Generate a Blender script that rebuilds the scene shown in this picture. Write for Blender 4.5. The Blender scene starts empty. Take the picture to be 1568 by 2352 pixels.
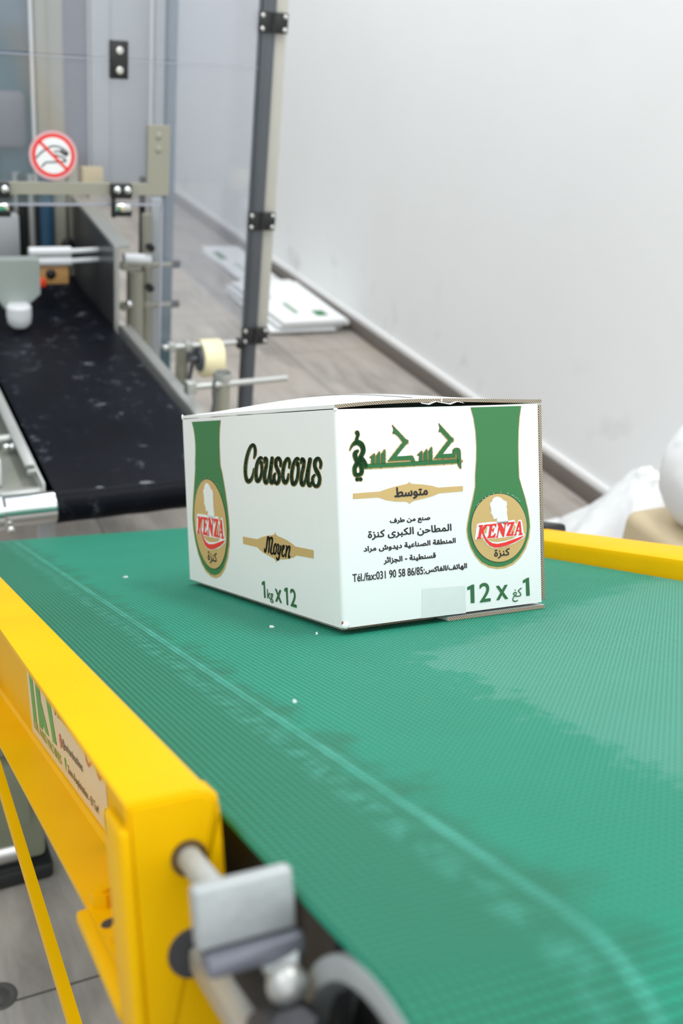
import bpy, bmesh, math, random
from mathutils import Matrix, Vector
from mathutils.geometry import tessellate_polygon
random.seed(7)
S = bpy.context.scene
COL = S.collection
PI = math.pi

# ------------------------------------------------------------------ camera
RW = ((0.9012114804408492, -0.42306118875796256, 0.09400584071306936),
      (-0.11696178895696308, -0.44629519034353105, -0.8872094132718308),
      (0.41729822363084446, 0.7885682174934893, -0.45168834267844815))
cam_data = bpy.data.cameras.new('camera')
cam = bpy.data.objects.new('camera', cam_data)
COL.objects.link(cam)
m = Matrix.Identity(4)
for r in range(3):
    m[r][0] = RW[0][r]; m[r][1] = -RW[1][r]; m[r][2] = -RW[2][r]
m.translation = (-0.398, -0.726, 0.538)
cam.matrix_world = m
cam_data.sensor_fit = 'VERTICAL'
cam_data.sensor_height = 36.0
cam_data.sensor_width = 24.0
cam_data.lens = 37.68
cam_data.clip_start = 0.02
cam_data.dof.use_dof = True
cam_data.dof.focus_distance = 1.02
cam_data.dof.aperture_fstop = 5.8
S.camera = cam

# ------------------------------------------------------------------ world, lights, exposure
S.view_settings.view_transform = 'Standard'
S.view_settings.look = 'None'
S.view_settings.gamma = 1.0
S.view_settings.use_curve_mapping = False
S.view_settings.exposure = 0.62
world = bpy.data.worlds.new('hall_daylight')
S.world = world
world.use_nodes = True
bg = world.node_tree.nodes['Background']
bg.inputs[0].default_value = (0.93, 0.97, 1.0, 1)
bg.inputs[1].default_value = 0.95

def area(name, loc, target, sx, sy, power, col=(1, 1, 1)):
    d = bpy.data.lights.new(name, 'AREA')
    d.shape = 'RECTANGLE'; d.size = sx; d.size_y = sy; d.energy = power; d.color = col
    o = bpy.data.objects.new(name, d); COL.objects.link(o)
    o.location = loc
    o.rotation_euler = (Vector(target) - Vector(loc)).to_track_quat('-Z', 'Y').to_euler()
    return o
# daylight from the open hall front and overhead lights, left one added as fill
area('hall_front_daylight', (1.2, -3.6, 1.6), (0.4, 0.6, -0.2), 2.6, 2.0, 28, (1.0, 0.995, 0.985))
area('overhead_light', (0.9, 0.6, 2.6), (0.9, 0.6, 0), 0.4, 1.6, 22, (1.0, 0.985, 0.96))
area('overhead_light', (-1.7, 0.4, 2.6), (-1.7, 0.4, 0), 0.4, 1.6, 11, (1.0, 0.985, 0.96))  # unseen lamp added to lift the dim floor left of the conveyor
area('overhead_light', (0.9, 3.6, 2.6), (0.9, 3.6, 0), 0.4, 1.6, 22, (1.0, 0.985, 0.96))

# belt frame -> world
B = Matrix(((0.9983565497790915, 0.024800408547725528, 0.05166371307605612, 0),
            (-0.043290347615788094, 0.917095483501718, 0.3963102571730349, 0),
            (-0.037551901632775525, -0.3978954810916695, 0.9166619010339118, 0), (0, 0, 0, 1)))
FLOOR = -1.05

# ------------------------------------------------------------------ materials
def nt(name):
    m = bpy.data.materials.new(name); m.use_nodes = True
    n = m.node_tree.nodes; l = m.node_tree.links
    return m, n, l, n['Principled BSDF']
def srgb(r, g, b):
    f = lambda c: (c/255/12.92 if c/255 <= .04045 else ((c/255+.055)/1.055)**2.4)
    return (f(r), f(g), f(b), 1)
def mat(name, col, rough=.5, metal=0.0, spec=.5, var=.0, vscale=8.0, bump=0.0, bscale=60.0, coat=0.0):
    m, n, l, p = nt(name)
    p.inputs['Roughness'].default_value = rough
    p.inputs['Metallic'].default_value = metal
    p.inputs['Specular IOR Level'].default_value = spec
    p.inputs['Coat Weight'].default_value = coat
    p.inputs['Base Color'].default_value = col
    tc = n.new('ShaderNodeTexCoord')
    if var > 0:
        nz = n.new('ShaderNodeTexNoise'); nz.inputs['Scale'].default_value = vscale; nz.inputs['Detail'].default_value = 5
        l.new(tc.outputs['Object'], nz.inputs['Vector'])
        mx = n.new('ShaderNodeMix'); mx.data_type = 'RGBA'
        mx.inputs[6].default_value = tuple(c*(1-var) for c in col[:3])+(1,)
        mx.inputs[7].default_value = tuple(min(1, c*(1+var)) for c in col[:3])+(1,)
        l.new(nz.outputs['Fac'], mx.inputs[0]); l.new(mx.outputs[2], p.inputs['Base Color'])
    if bump > 0:
        nb = n.new('ShaderNodeTexNoise'); nb.inputs['Scale'].default_value = bscale; nb.inputs['Detail'].default_value = 4
        l.new(tc.outputs['Object'], nb.inputs['Vector'])
        bp = n.new('ShaderNodeBump'); bp.inputs['Strength'].default_value = bump; bp.inputs['Distance'].default_value = .002
        l.new(nb.outputs['Fac'], bp.inputs['Height']); l.new(bp.outputs['Normal'], p.inputs['Normal'])
    return m

def mathn(n, l, op, a, b=None):
    x = n.new('ShaderNodeMath'); x.operation = op
    for i, v in enumerate((a, b)):
        if v is None: continue
        if isinstance(v, (int, float)): x.inputs[i].default_value = v
        else: l.new(v, x.inputs[i])
    return x.outputs[0]
def mixc(n, l, f, a, b):
    x = n.new('ShaderNodeMix'); x.data_type = 'RGBA'
    if isinstance(f, (int, float)): x.inputs[0].default_value = f
    else: l.new(f, x.inputs[0])
    for i, v in ((6, a), (7, b)):
        if isinstance(v, tuple): x.inputs[i].default_value = v
        else: l.new(v, x.inputs[i])
    return x.outputs[2]
def ramp(n, l, src, lo, hi):
    x = n.new('ShaderNodeMapRange'); x.inputs[1].default_value = lo; x.inputs[2].default_value = hi
    l.new(src, x.inputs[0]); return x.outputs[0]

def belt_material():
    m, n, l, p = nt('green_waffle_belt')
    uv = n.new('ShaderNodeUVMap'); uv.uv_map = 'UVMap'
    sp = n.new('ShaderNodeSeparateXYZ'); l.new(uv.outputs[0], sp.inputs[0])
    x, y = sp.outputs[0], sp.outputs[1]           # metres across, metres along
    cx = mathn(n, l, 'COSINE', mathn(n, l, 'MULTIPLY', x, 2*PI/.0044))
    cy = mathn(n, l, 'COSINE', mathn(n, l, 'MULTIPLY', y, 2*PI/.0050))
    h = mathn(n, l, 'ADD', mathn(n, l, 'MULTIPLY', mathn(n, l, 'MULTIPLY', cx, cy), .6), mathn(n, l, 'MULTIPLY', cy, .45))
    bp = n.new('ShaderNodeBump'); bp.inputs['Strength'].default_value = 1.0; bp.inputs['Distance'].default_value = .0013
    l.new(h, bp.inputs['Height']); l.new(bp.outputs['Normal'], p.inputs['Normal'])
    def noise(scale, detail=6, rough=.6):
        k = n.new('ShaderNodeTexNoise'); k.inputs['Scale'].default_value = scale; k.inputs['Detail'].default_value = detail
        k.inputs['Roughness'].default_value = rough; l.new(uv.outputs[0], k.inputs['Vector']); return k.outputs['Fac']
    base = mixc(n, l, noise(5), srgb(20, 138, 107), srgb(34, 158, 130))
    # flour-dusted worn film on the right, with a ragged edge
    edge = mathn(n, l, 'ADD', mathn(n, l, 'SUBTRACT', x, mathn(n, l, 'MULTIPLY', y, .06)), mathn(n, l, 'MULTIPLY', mathn(n, l, 'SUBTRACT', noise(26, 8, .7), .5), .16))
    dust = ramp(n, l, edge, .018, .030)
    edge2 = mathn(n, l, 'ADD', mathn(n, l, 'SUBTRACT', y, mathn(n, l, 'MULTIPLY', x, .5)), mathn(n, l, 'MULTIPLY', mathn(n, l, 'SUBTRACT', noise(30, 8, .7), .5), .14))
    lim = ramp(n, l, edge2, -.105, -.135)
    dustf = mathn(n, l, 'MULTIPLY', mathn(n, l, 'MULTIPLY', dust, lim), .34)
    c = mixc(n, l, dustf, base, srgb(118, 178, 162))
    # darker weave rows near the left edge
    wl = ramp(n, l, mathn(n, l, 'ADD', x, mathn(n, l, 'MULTIPLY', mathn(n, l, 'SUBTRACT', noise(22), .5), .10)), -.125, -.150)
    c = mixc(n, l, mathn(n, l, 'MULTIPLY', wl, .50), c, srgb(34, 100, 70))
    # rubbed light streak along the splice
    d = mathn(n, l, 'ABSOLUTE', mathn(n, l, 'ADD', x, mathn(n, l, 'ADD', .149, mathn(n, l, 'MULTIPLY', mathn(n, l, 'SUBTRACT', noise(40), .5), .006))))
    st = ramp(n, l, d, .0055, .0015)
    c = mixc(n, l, mathn(n, l, 'MULTIPLY', mathn(n, l, 'MULTIPLY', st, ramp(n, l, noise(14), .25, .6)), .62), c, srgb(84, 184, 164))
    d2 = mathn(n, l, 'ABSOLUTE', mathn(n, l, 'ADD', x, .166))
    st2 = mathn(n, l, 'MULTIPLY', ramp(n, l, d2, .012, .003), ramp(n, l, noise(60), .42, .62))
    c = mixc(n, l, mathn(n, l, 'MULTIPLY', st2, .38), c, srgb(84, 180, 160))
    # shade in the weave pits, painted into the belt colour
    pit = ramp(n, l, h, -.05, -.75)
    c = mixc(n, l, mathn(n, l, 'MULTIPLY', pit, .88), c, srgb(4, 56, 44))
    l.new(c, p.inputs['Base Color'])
    p.inputs['Roughness'].default_value = .55; p.inputs['Specular IOR Level'].default_value = .35
    return m

def black_belt_material():
    m, n, l, p = nt('black_rubber_belt')
    tc = n.new('ShaderNodeTexCoord')
    a = n.new('ShaderNodeTexNoise'); a.inputs['Scale'].default_value = 22; a.inputs['Detail'].default_value = 6; a.inputs['Roughness'].default_value = .75
    l.new(tc.outputs['Object'], a.inputs['Vector'])
    b = n.new('ShaderNodeTexNoise'); b.inputs['Scale'].default_value = 5; l.new(tc.outputs['Object'], b.inputs['Vector'])
    f = mathn(n, l, 'MULTIPLY', ramp(n, l, a.outputs['Fac'], .57, .70), ramp(n, l, b.outputs['Fac'], .42, .62))
    base = mixc(n, l, b.outputs['Fac'], (.003, .003, .005, 1), (.008, .010, .016, 1))
    l.new(mixc(n, l, mathn(n, l, 'MULTIPLY', f, .55), base, (.30, .32, .36, 1)), p.inputs['Base Color'])
    p.inputs['Roughness'].default_value = .40; p.inputs['Specular IOR Level'].default_value = .07
    return m

def board_edge_material():
    m, n, l, p = nt('corrugated_board_edge')
    tc = n.new('ShaderNodeTexCoord'); sp = n.new('ShaderNodeSeparateXYZ'); l.new(tc.outputs['Object'], sp.inputs[0])
    s = mathn(n, l, 'ADD', mathn(n, l, 'ADD', sp.outputs[0], sp.outputs[1]), sp.outputs[2])
    w = mathn(n, l, 'SINE', mathn(n, l, 'MULTIPLY', s, 2*PI/.0024))
    l.new(mixc(n, l, ramp(n, l, w, -.2, .5), srgb(104, 86, 70), srgb(196, 184, 166)), p.inputs['Base Color'])
    p.inputs['Roughness'].default_value = .9
    return m

def carton_white():
    m, n, l, p = nt('white_printed_board')
    tc = n.new('ShaderNodeTexCoord'); sp = n.new('ShaderNodeSeparateXYZ'); l.new(tc.outputs['Object'], sp.inputs[0])
    w = mathn(n, l, 'SINE', mathn(n, l, 'MULTIPLY', mathn(n, l, 'ADD', sp.outputs[0], sp.outputs[1]), 2*PI/.0070))
    bp = n.new('ShaderNodeBump'); bp.inputs['Strength'].default_value = .06; bp.inputs['Distance'].default_value = .0005
    l.new(w, bp.inputs['Height']); l.new(bp.outputs['Normal'], p.inputs['Normal'])
    p.inputs['Base Color'].default_value = (.86, .875, .88, 1)
    p.inputs['Roughness'].default_value = .55; p.inputs['Specular IOR Level'].default_value = .3
    return m

def wall_material():
    m, n, l, p = nt('white_painted_plaster')
    tc = n.new('ShaderNodeTexCoord')
    a = n.new('ShaderNodeTexNoise'); a.inputs['Scale'].default_value = 2.2; a.inputs['Detail'].default_value = 4
    l.new(tc.outputs['Object'], a.inputs['Vector'])
    c = mixc(n, l, a.outputs['Fac'], (.78, .79, .785, 1), (.84, .85, .855, 1))
    k = n.new('ShaderNodeTexNoise'); k.inputs['Scale'].default_value = 5.0; k.inputs['Detail'].default_value = 7; l.new(tc.outputs['Object'], k.inputs['Vector'])
    sp = n.new('ShaderNodeSeparateXYZ'); l.new(tc.outputs['Object'], sp.inputs[0])
    low = ramp(n, l, sp.outputs[2], -.55, -1.0)
    f = mathn(n, l, 'MULTIPLY', ramp(n, l, k.outputs['Fac'], .58, .74), low)
    c = mixc(n, l, mathn(n, l, 'MULTIPLY', f, .45), c, srgb(150, 138, 130))
    l.new(c, p.inputs['Base Color'])
    b = n.new('ShaderNodeTexNoise'); b.inputs['Scale'].default_value = 40; l.new(tc.outputs['Object'], b.inputs['Vector'])
    bp = n.new('ShaderNodeBump'); bp.inputs['Strength'].default_value = .15; bp.inputs['Distance'].default_value = .003
    l.new(b.outputs['Fac'], bp.inputs['Height']); l.new(bp.outputs['Normal'], p.inputs['Normal'])
    p.inputs['Roughness'].default_value = .7
    return m

def floor_material():
    m, n, l, p = nt('grey_stone_tiles')
    tc = n.new('ShaderNodeTexCoord'); mp = n.new('ShaderNodeMapping')
    mp.inputs['Location'].default_value = (.3, .045, 0); l.new(tc.outputs['Object'], mp.inputs['Vector'])
    br = n.new('ShaderNodeTexBrick'); br.offset = 0
    br.inputs['Scale'].default_value = 1.0; br.inputs['Brick Width'].default_value = .6; br.inputs['Row Height'].default_value = .6
    br.inputs['Mortar Size'].default_value = .0022; br.inputs['Mortar Smooth'].default_value = .2
    br.inputs['Color1'].default_value = (1, 1, 1, 1); br.inputs['Color2'].default_value = (1, 1, 1, 1); br.inputs['Mortar'].default_value = (0, 0, 0, 1)
    l.new(mp.outputs[0], br.inputs['Vector'])
    m2 = n.new('ShaderNodeMapping'); m2.inputs['Scale'].default_value = (6, 1.3, 1); m2.inputs['Rotation'].default_value = (0, 0, .25); l.new(tc.outputs['Object'], m2.inputs['Vector'])
    a = n.new('ShaderNodeTexNoise'); a.inputs['Scale'].default_value = 2.4; a.inputs['Detail'].default_value = 9; a.inputs['Roughness'].default_value = .62; a.inputs['Distortion'].default_value = .6
    l.new(m2.outputs[0], a.inputs['Vector'])
    b = n.new('ShaderNodeTexNoise'); b.inputs['Scale'].default_value = 3.0; b.inputs['Detail'].default_value = 5; l.new(tc.outputs['Object'], b.inputs['Vector'])
    c = mixc(n, l, ramp(n, l, a.outputs['Fac'], .30, .72), srgb(122, 116, 110), srgb(182, 177, 170))
    c = mixc(n, l, ramp(n, l, b.outputs['Fac'], .35, .7), c, srgb(168, 159, 149))
    mo = mathn(n, l, 'SUBTRACT', 1.0, br.outputs['Color']) if False else br.outputs['Fac']
    c = mixc(n, l, mo, c, srgb(58, 55, 52))
    l.new(c, p.inputs['Base Color'])
    p.inputs['Roughness'].default_value = .48; p.inputs['Specular IOR Level'].default_value = .4
    return m

def acrylic(name, tint, haze):
    m, n, l, p = nt(name)
    n.remove(p); out = n['Material Output']
    t = n.new('ShaderNodeBsdfTransparent'); t.inputs[0].default_value = tint
    g = n.new('ShaderNodeBsdfGlossy'); g.inputs[1].default_value = .08; g.inputs[0].default_value = (.9, .93, 1, 1)
    d = n.new('ShaderNodeBsdfDiffuse'); d.inputs[0].default_value = (.70, .73, .79, 1)
    fr = n.new('ShaderNodeFresnel')          # same reflectance on the way in and on the way out of the sheet
    ge = n.new('ShaderNodeNewGeometry')
    io = n.new('ShaderNodeMapRange'); io.inputs[3].default_value = 1.42; io.inputs[4].default_value = 1/1.42
    l.new(ge.outputs['Backfacing'], io.inputs[0]); l.new(io.outputs[0], fr.inputs[0])
    m1 = n.new('ShaderNodeMixShader'); l.new(fr.outputs[0], m1.inputs[0]); l.new(t.outputs[0], m1.inputs[1]); l.new(g.outputs[0], m1.inputs[2])
    m2 = n.new('ShaderNodeMixShader'); m2.inputs[0].default_value = haze; l.new(m1.outputs[0], m2.inputs[1]); l.new(d.outputs[0], m2.inputs[2])
    l.new(m2.outputs[0], out.inputs[0])
    return m

def rail_paint():
    m, n, l, p = nt('yellow_rail_paint')
    tc = n.new('ShaderNodeTexCoord')
    a = n.new('ShaderNodeTexNoise'); a.inputs['Scale'].default_value = 9; a.inputs['Detail'].default_value = 4; l.new(tc.outputs['Object'], a.inputs['Vector'])
    c = mixc(n, l, a.outputs['Fac'], (.78, .42, .0, 1), (.88, .50, .0, 1))
    k = n.new('ShaderNodeTexNoise'); k.inputs['Scale'].default_value = 55; k.inputs['Detail'].default_value = 8; k.inputs['Roughness'].default_value = .7; l.new(tc.outputs['Object'], k.inputs['Vector'])
    c = mixc(n, l, mathn(n, l, 'MULTIPLY', ramp(n, l, k.outputs['Fac'], .70, .76), .55), c, (.10, .07, .02, 1))
    l.new(c, p.inputs['Base Color'])
    p.inputs['Roughness'].default_value = .42; p.inputs['Specular IOR Level'].default_value = .07
    return m

M = dict(
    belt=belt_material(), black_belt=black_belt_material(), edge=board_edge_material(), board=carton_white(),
    wall=wall_material(), floor=floor_material(), yellow=rail_paint(),
    skyblockgrey=mat('grey_sky_block', (.42, .43, .43, 1), .8, var=.05),
    skirting=mat('grey_brown_skirting_tile', srgb(108, 100, 94), .5, var=.15, vscale=9),
    ledge=mat('white_skirting_ledge', (.80, .80, .79, 1), .6, var=.03),
    acrylic=acrylic('clear_acrylic_guard', (.968, .972, .985, 1), .075),
    acrylic_edge=mat('polished_acrylic_edge', srgb(168, 170, 184), .2, var=.05),
    smoke=mat('smoked_guide_plate', srgb(70, 70, 72), .28, var=.2, vscale=6, spec=.6),
    beige=mat('beige_machine_paint', srgb(152, 150, 136), .5, var=.05),
    lightgrey=mat('light_grey_panel_paint', srgb(176, 180, 182), .5, var=.05),
    bluegrey=mat('blue_grey_panel', srgb(74, 98, 110), .45, var=.3, vscale=5),
    post=mat('dark_grey_profile', srgb(88, 92, 98), .4, metal=.3, var=.08),
    black=mat('black_plastic', srgb(24, 25, 26), .45, var=.1),
    rubber=mat('black_bed_plate', srgb(58, 58, 60), .6, var=.2),
    steel=mat('brushed_steel', (.62, .62, .60, 1), .32, metal=1, var=.08, vscale=30),
    chrome=mat('chromed_roller', (.85, .87, .87, 1), .12, metal=1, var=.03),
    zinc=mat('zinc_plated_steel', (.42, .45, .45, 1), .55, metal=.35, var=.18, vscale=40, bump=.3, bscale=200),
    cast=mat('grey_cast_housing', srgb(66, 66, 70), .5, metal=.35, var=.25, vscale=30, bump=.4, bscale=120),
    drum=mat('grey_drum_disc', srgb(84, 84, 82), .35, metal=.5, var=.15, vscale=10),
    alu=mat('grey_aluminium', (.50, .51, .49, 1), .4, metal=.6, var=.08),
    tape=mat('cream_tape_film', srgb(242, 232, 190), .3, var=.05, vscale=5),
    core=mat('blue_tape_core', srgb(70, 100, 160), .6, var=.05),
    red=mat('red_plastic', (.85, .06, .01, 1), .4, var=.05),
    tan=mat('tan_block', srgb(196, 150, 92), .5, var=.15),
    whiteplastic=mat('white_plastic', (.80, .82, .83, 1), .35, var=.03),
    bluetube=mat('blue_pneumatic_tube', srgb(40, 74, 100), .4, var=.2),
    film=mat('white_plastic_film', (.86, .88, .89, 1), .3, var=.03, bump=.2, bscale=14),
    sackbeige=mat('beige_kraft_board', srgb(196, 180, 148), .7, var=.1, vscale=6),
    pgreen=mat('print_green', srgb(52, 122, 70), .55, var=.04), pdark=mat('print_dark_green', srgb(40, 80, 52), .55, var=.03),
    pgold=mat('print_gold', srgb(206, 172, 112), .5, var=.04), pred=mat('print_red', srgb(236, 44, 40), .5, var=.03),
    pblack=mat('print_black', srgb(34, 28, 32), .6, var=.03), pwhite=mat('print_white', (.86, .87, .88, 1), .5, var=.01),
    ptext=mat('print_text_green', srgb(44, 104, 62), .55, var=.03), pword=mat('print_word_green', srgb(30, 104, 52), .55, var=.05),
    cleartape=mat('clear_packing_tape', (.62, .63, .62, 1), .25, var=.03),
    stick=mat('sticker_paper', srgb(226, 204, 164), .45, var=.03),  # paper tan includes painted yellow bounce light from the rail
    sgreen=mat('sticker_green', srgb(84, 160, 62), .5, var=.25, vscale=20), slime=mat('sticker_lime', srgb(170, 186, 70), .5, var=.05),
    sred=mat('sticker_red', srgb(212, 84, 60), .5, var=.05), sorange=mat('sticker_orange', srgb(226, 130, 50), .5, var=.1),
    sbrown=mat('sticker_lettering', srgb(104, 84, 52), .6, var=.05),
    sgrey=mat('sign_grey', srgb(164, 178, 180), .5, var=.05), spink=mat('sign_rim_pink', srgb(214, 168, 172), .5, var=.04),
    doorframe=mat('pale_door_frame_paint', srgb(186, 184, 176), .5, var=.04),
    drain=mat('drain_dark', srgb(66, 64, 62), .5, var=.2),
)

WM = {}                      # world matrix of each object as it is built
USE_PARENT_FRAME = [False]
# ------------------------------------------------------------------ mesh helpers
class MB:
    def __init__(s): s.bm = bmesh.new()
    def box(s, a, b, bev=0.0, seg=2, mtx=None):
        x0, y0, z0 = a; x1, y1, z1 = b
        r = bmesh.ops.create_cube(s.bm, size=1.0)
        vs = r['verts']
        bmesh.ops.scale(s.bm, vec=(abs(x1-x0), abs(y1-y0), abs(z1-z0)), verts=vs)
        bmesh.ops.translate(s.bm, vec=((x0+x1)/2, (y0+y1)/2, (z0+z1)/2), verts=vs)
        if bev > 0:
            es = list({e for v in vs for e in v.link_edges})
            rr = bmesh.ops.bevel(s.bm, geom=es, offset=bev, segments=seg, affect='EDGES', profile=.5)
            vs = list({v for f in rr['faces'] for v in f.verts} | {v for v in vs if v.is_valid})
        if mtx is not None: bmesh.ops.transform(s.bm, matrix=mtx, verts=vs)
        return s
    def cyl(s, p0, p1, r, seg=24, r2=None, caps=True):
        p0, p1 = Vector(p0), Vector(p1); d = p1-p0
        q = d.to_track_quat('Z', 'Y').to_matrix().to_4x4(); q.translation = (p0+p1)/2
        bmesh.ops.create_cone(s.bm, cap_ends=caps, segments=seg, radius1=r, radius2=r if r2 is None else r2, depth=d.length, matrix=q)
        return s
    def sphere(s, c, r, seg=16, scale=(1, 1, 1)):
        mt = Matrix.Translation(c) @ Matrix.Diagonal((*scale, 1))
        bmesh.ops.create_uvsphere(s.bm, u_segments=seg, v_segments=max(8, seg//2), radius=r, matrix=mt)
        return s
    def hexbolt(s, p, d, r, h):
        p = Vector(p); d = Vector(d).normalized()
        s.cyl(p, p+d*h, r, 6); return s
    def lathe(s, prof, p0, axis, seg=40):
        """prof: (radius, distance along axis) closed or open list"""
        p0 = Vector(p0); ax = Vector(axis).normalized()
        u = ax.orthogonal().normalized(); v = ax.cross(u)
        rings = []
        for r, h in prof:
            rings.append([s.bm.verts.new(p0+ax*h+(u*math.cos(2*PI*k/seg)+v*math.sin(2*PI*k/seg))*r) for k in range(seg)])
        for a, b in zip(rings, rings[1:]):
            for k in range(seg):
                s.bm.faces.new((a[k], a[(k+1) % seg], b[(k+1) % seg], b[k]))
        return s
    def prism(s, pts, fn, t0, t1):
        """extrude a 2-D outline; fn(u,v,t) -> 3-D point"""
        tris = tessellate_polygon([[Vector((p[0], p[1], 0)) for p in pts]])
        lo = [s.bm.verts.new(fn(p[0], p[1], t0)) for p in pts]; hi = [s.bm.verts.new(fn(p[0], p[1], t1)) for p in pts]
        for t in tris:
            try: s.bm.faces.new([hi[i] for i in t])
            except ValueError: pass
            try: s.bm.faces.new([lo[i] for i in reversed(t)])
            except ValueError: pass
        k = len(pts)
        for i in range(k):
            s.bm.faces.new((lo[i], lo[(i+1) % k], hi[(i+1) % k], hi[i]))
        return s
    def flat(s, pts, fn, t):
        tris = tessellate_polygon([[Vector((p[0], p[1], 0)) for p in pts]])
        vs = [s.bm.verts.new(fn(p[0], p[1], t)) for p in pts]
        for q in tris:
            try: s.bm.faces.new([vs[i] for i in q])
            except ValueError: pass
        return s
    def ell(s, c, rx, ry, fn, t, seg=20):
        return s.flat([(c[0]+rx*math.cos(2*PI*k/seg), c[1]+ry*math.sin(2*PI*k/seg)) for k in range(seg)], fn, t)
    def stroke(s, line, fn, t, grow=0.0):
        """line of (u, v, width_u, width_v), smoothed, with round ends"""
        P = [tuple(map(float, p)) for p in line]
        out = []
        for i in range(len(P)-1):
            a, b, c, d = P[max(i-1, 0)], P[i], P[i+1], P[min(i+2, len(P)-1)]
            for k in range(5):
                q = k/5
                out.append(tuple(.5*((2*b[j])+(-a[j]+c[j])*q+(2*a[j]-5*b[j]+4*c[j]-d[j])*q*q+(-a[j]+3*b[j]-3*c[j]+d[j])*q**3) for j in range(4)))
        out.append(P[-1])
        for p in out:
            s.ell((p[0], p[1]), abs(p[2])/2+grow, abs(p[3])/2+grow, fn, t, 12)
        for p, q in zip(out, out[1:]):
            dx, dy = q[0]-p[0], q[1]-p[1]
            w0 = ((abs(p[2])/2+grow), (abs(p[3])/2+grow)); w1 = ((abs(q[2])/2+grow), (abs(q[3])/2+grow))
            # tangent points of an ellipse pair: scale to circle, take the normal
            ex, ey = dx/w0[0], dy/w0[1]; L = math.hypot(ex, ey)
            if L < 1e-9: continue
            nx, ny = -ey/L, ex/L
            pts = [(p[0]+nx*w0[0], p[1]+ny*w0[1]), (q[0]+nx*w1[0], q[1]+ny*w1[1]), (q[0]-nx*w1[0], q[1]-ny*w1[1]), (p[0]-nx*w0[0], p[1]-ny*w0[1])]
            s.bm.faces.new([s.bm.verts.new(fn(a, b, t)) for a, b in pts])
        return s
    def tube(s, pts, r, seg=10):
        P = [Vector(p) for p in pts]
        for a, b in zip(P, P[1:]): s.cyl(a, b, r, seg)
        for a in P[1:-1]: s.sphere(a, r, 10)
        return s
    def layer(s, idx):
        for f in s.bm.faces:
            if not f.tag: f.material_index = idx; f.tag = True
        return s
    def build(s, name, material, parent=None, smooth=35, mats=None, frame=None):
        me = bpy.data.meshes.new(name)
        bmesh.ops.recalc_face_normals(s.bm, faces=s.bm.faces[:]) if len(s.bm.faces) else None
        s.bm.to_mesh(me); s.bm.free()
        for mm in (mats or [material]): me.materials.append(mm)
        if smooth:
            for p in me.polygons: p.use_smooth = True
            try: me.set_sharp_from_angle(angle=math.radians(smooth))
            except Exception: pass
        o = bpy.data.objects.new(name, me); COL.objects.link(o)
        fr = frame if frame is not None else (WM[parent] if parent is not None and USE_PARENT_FRAME[0] else Matrix.Identity(4))
        if parent is not None:
            o.parent = parent
            o.matrix_parent_inverse = WM[parent].inverted()
        o.matrix_basis = fr
        WM[o] = fr
        return o

def tag(o, label=None, cat=None, group=None, kind=None):
    if label: o['label'] = label
    if cat: o['category'] = cat
    if group: o['group'] = group
    if kind: o['kind'] = kind
    return o
def empty(name, label, cat, group=None, mtx=None):
    o = bpy.data.objects.new(name, None); COL.objects.link(o); o.empty_display_size = .05
    mtx = mtx if mtx is not None else Matrix.Identity(4)
    o.matrix_world = mtx; WM[o] = mtx.copy()
    return tag(o, label, cat, group)
def struct(name, mb, material, parent=None):
    o = mb.build(name, material, parent)
    o['kind'] = 'structure'
    return o

# --- writing: Arabic letters are joined by hand, then set as glyph meshes
AR = {'ئ': 0xFE89, 'ا': 0xFE8D, 'ب': 0xFE8F, 'ة': 0xFE93, 'ت': 0xFE95, 'ج': 0xFE9D, 'ح': 0xFEA1, 'د': 0xFEA9, 'ر': 0xFEAD, 'ز': 0xFEAF,
      'س': 0xFEB1, 'ش': 0xFEB5, 'ص': 0xFEB9, 'ط': 0xFEC1, 'ع': 0xFEC9, 'غ': 0xFECD, 'ف': 0xFED1, 'ق': 0xFED5, 'ك': 0xFED9, 'ل': 0xFEDD,
      'م': 0xFEE1, 'ن': 0xFEE5, 'ه': 0xFEE9, 'و': 0xFEED, 'ى': 0xFEEF, 'ي': 0xFEF1}
RIGHT_ONLY = set('اةدرزوى')
def shape(txt):
    if not any(c in AR for c in txt): return txt
    out = []
    for i, c in enumerate(txt):
        if c not in AR: out.append('-' if c == 'ـ' else c); continue
        prev = i > 0 and txt[i-1] in AR and txt[i-1] not in RIGHT_ONLY
        nxt = i+1 < len(txt) and txt[i+1] in AR and c not in RIGHT_ONLY
        if prev and nxt: k = 3
        elif prev: k = 1
        elif nxt: k = 2
        else: k = 0
        out.append(chr(AR[c]+k))
    return ''.join(reversed(out))
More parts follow.
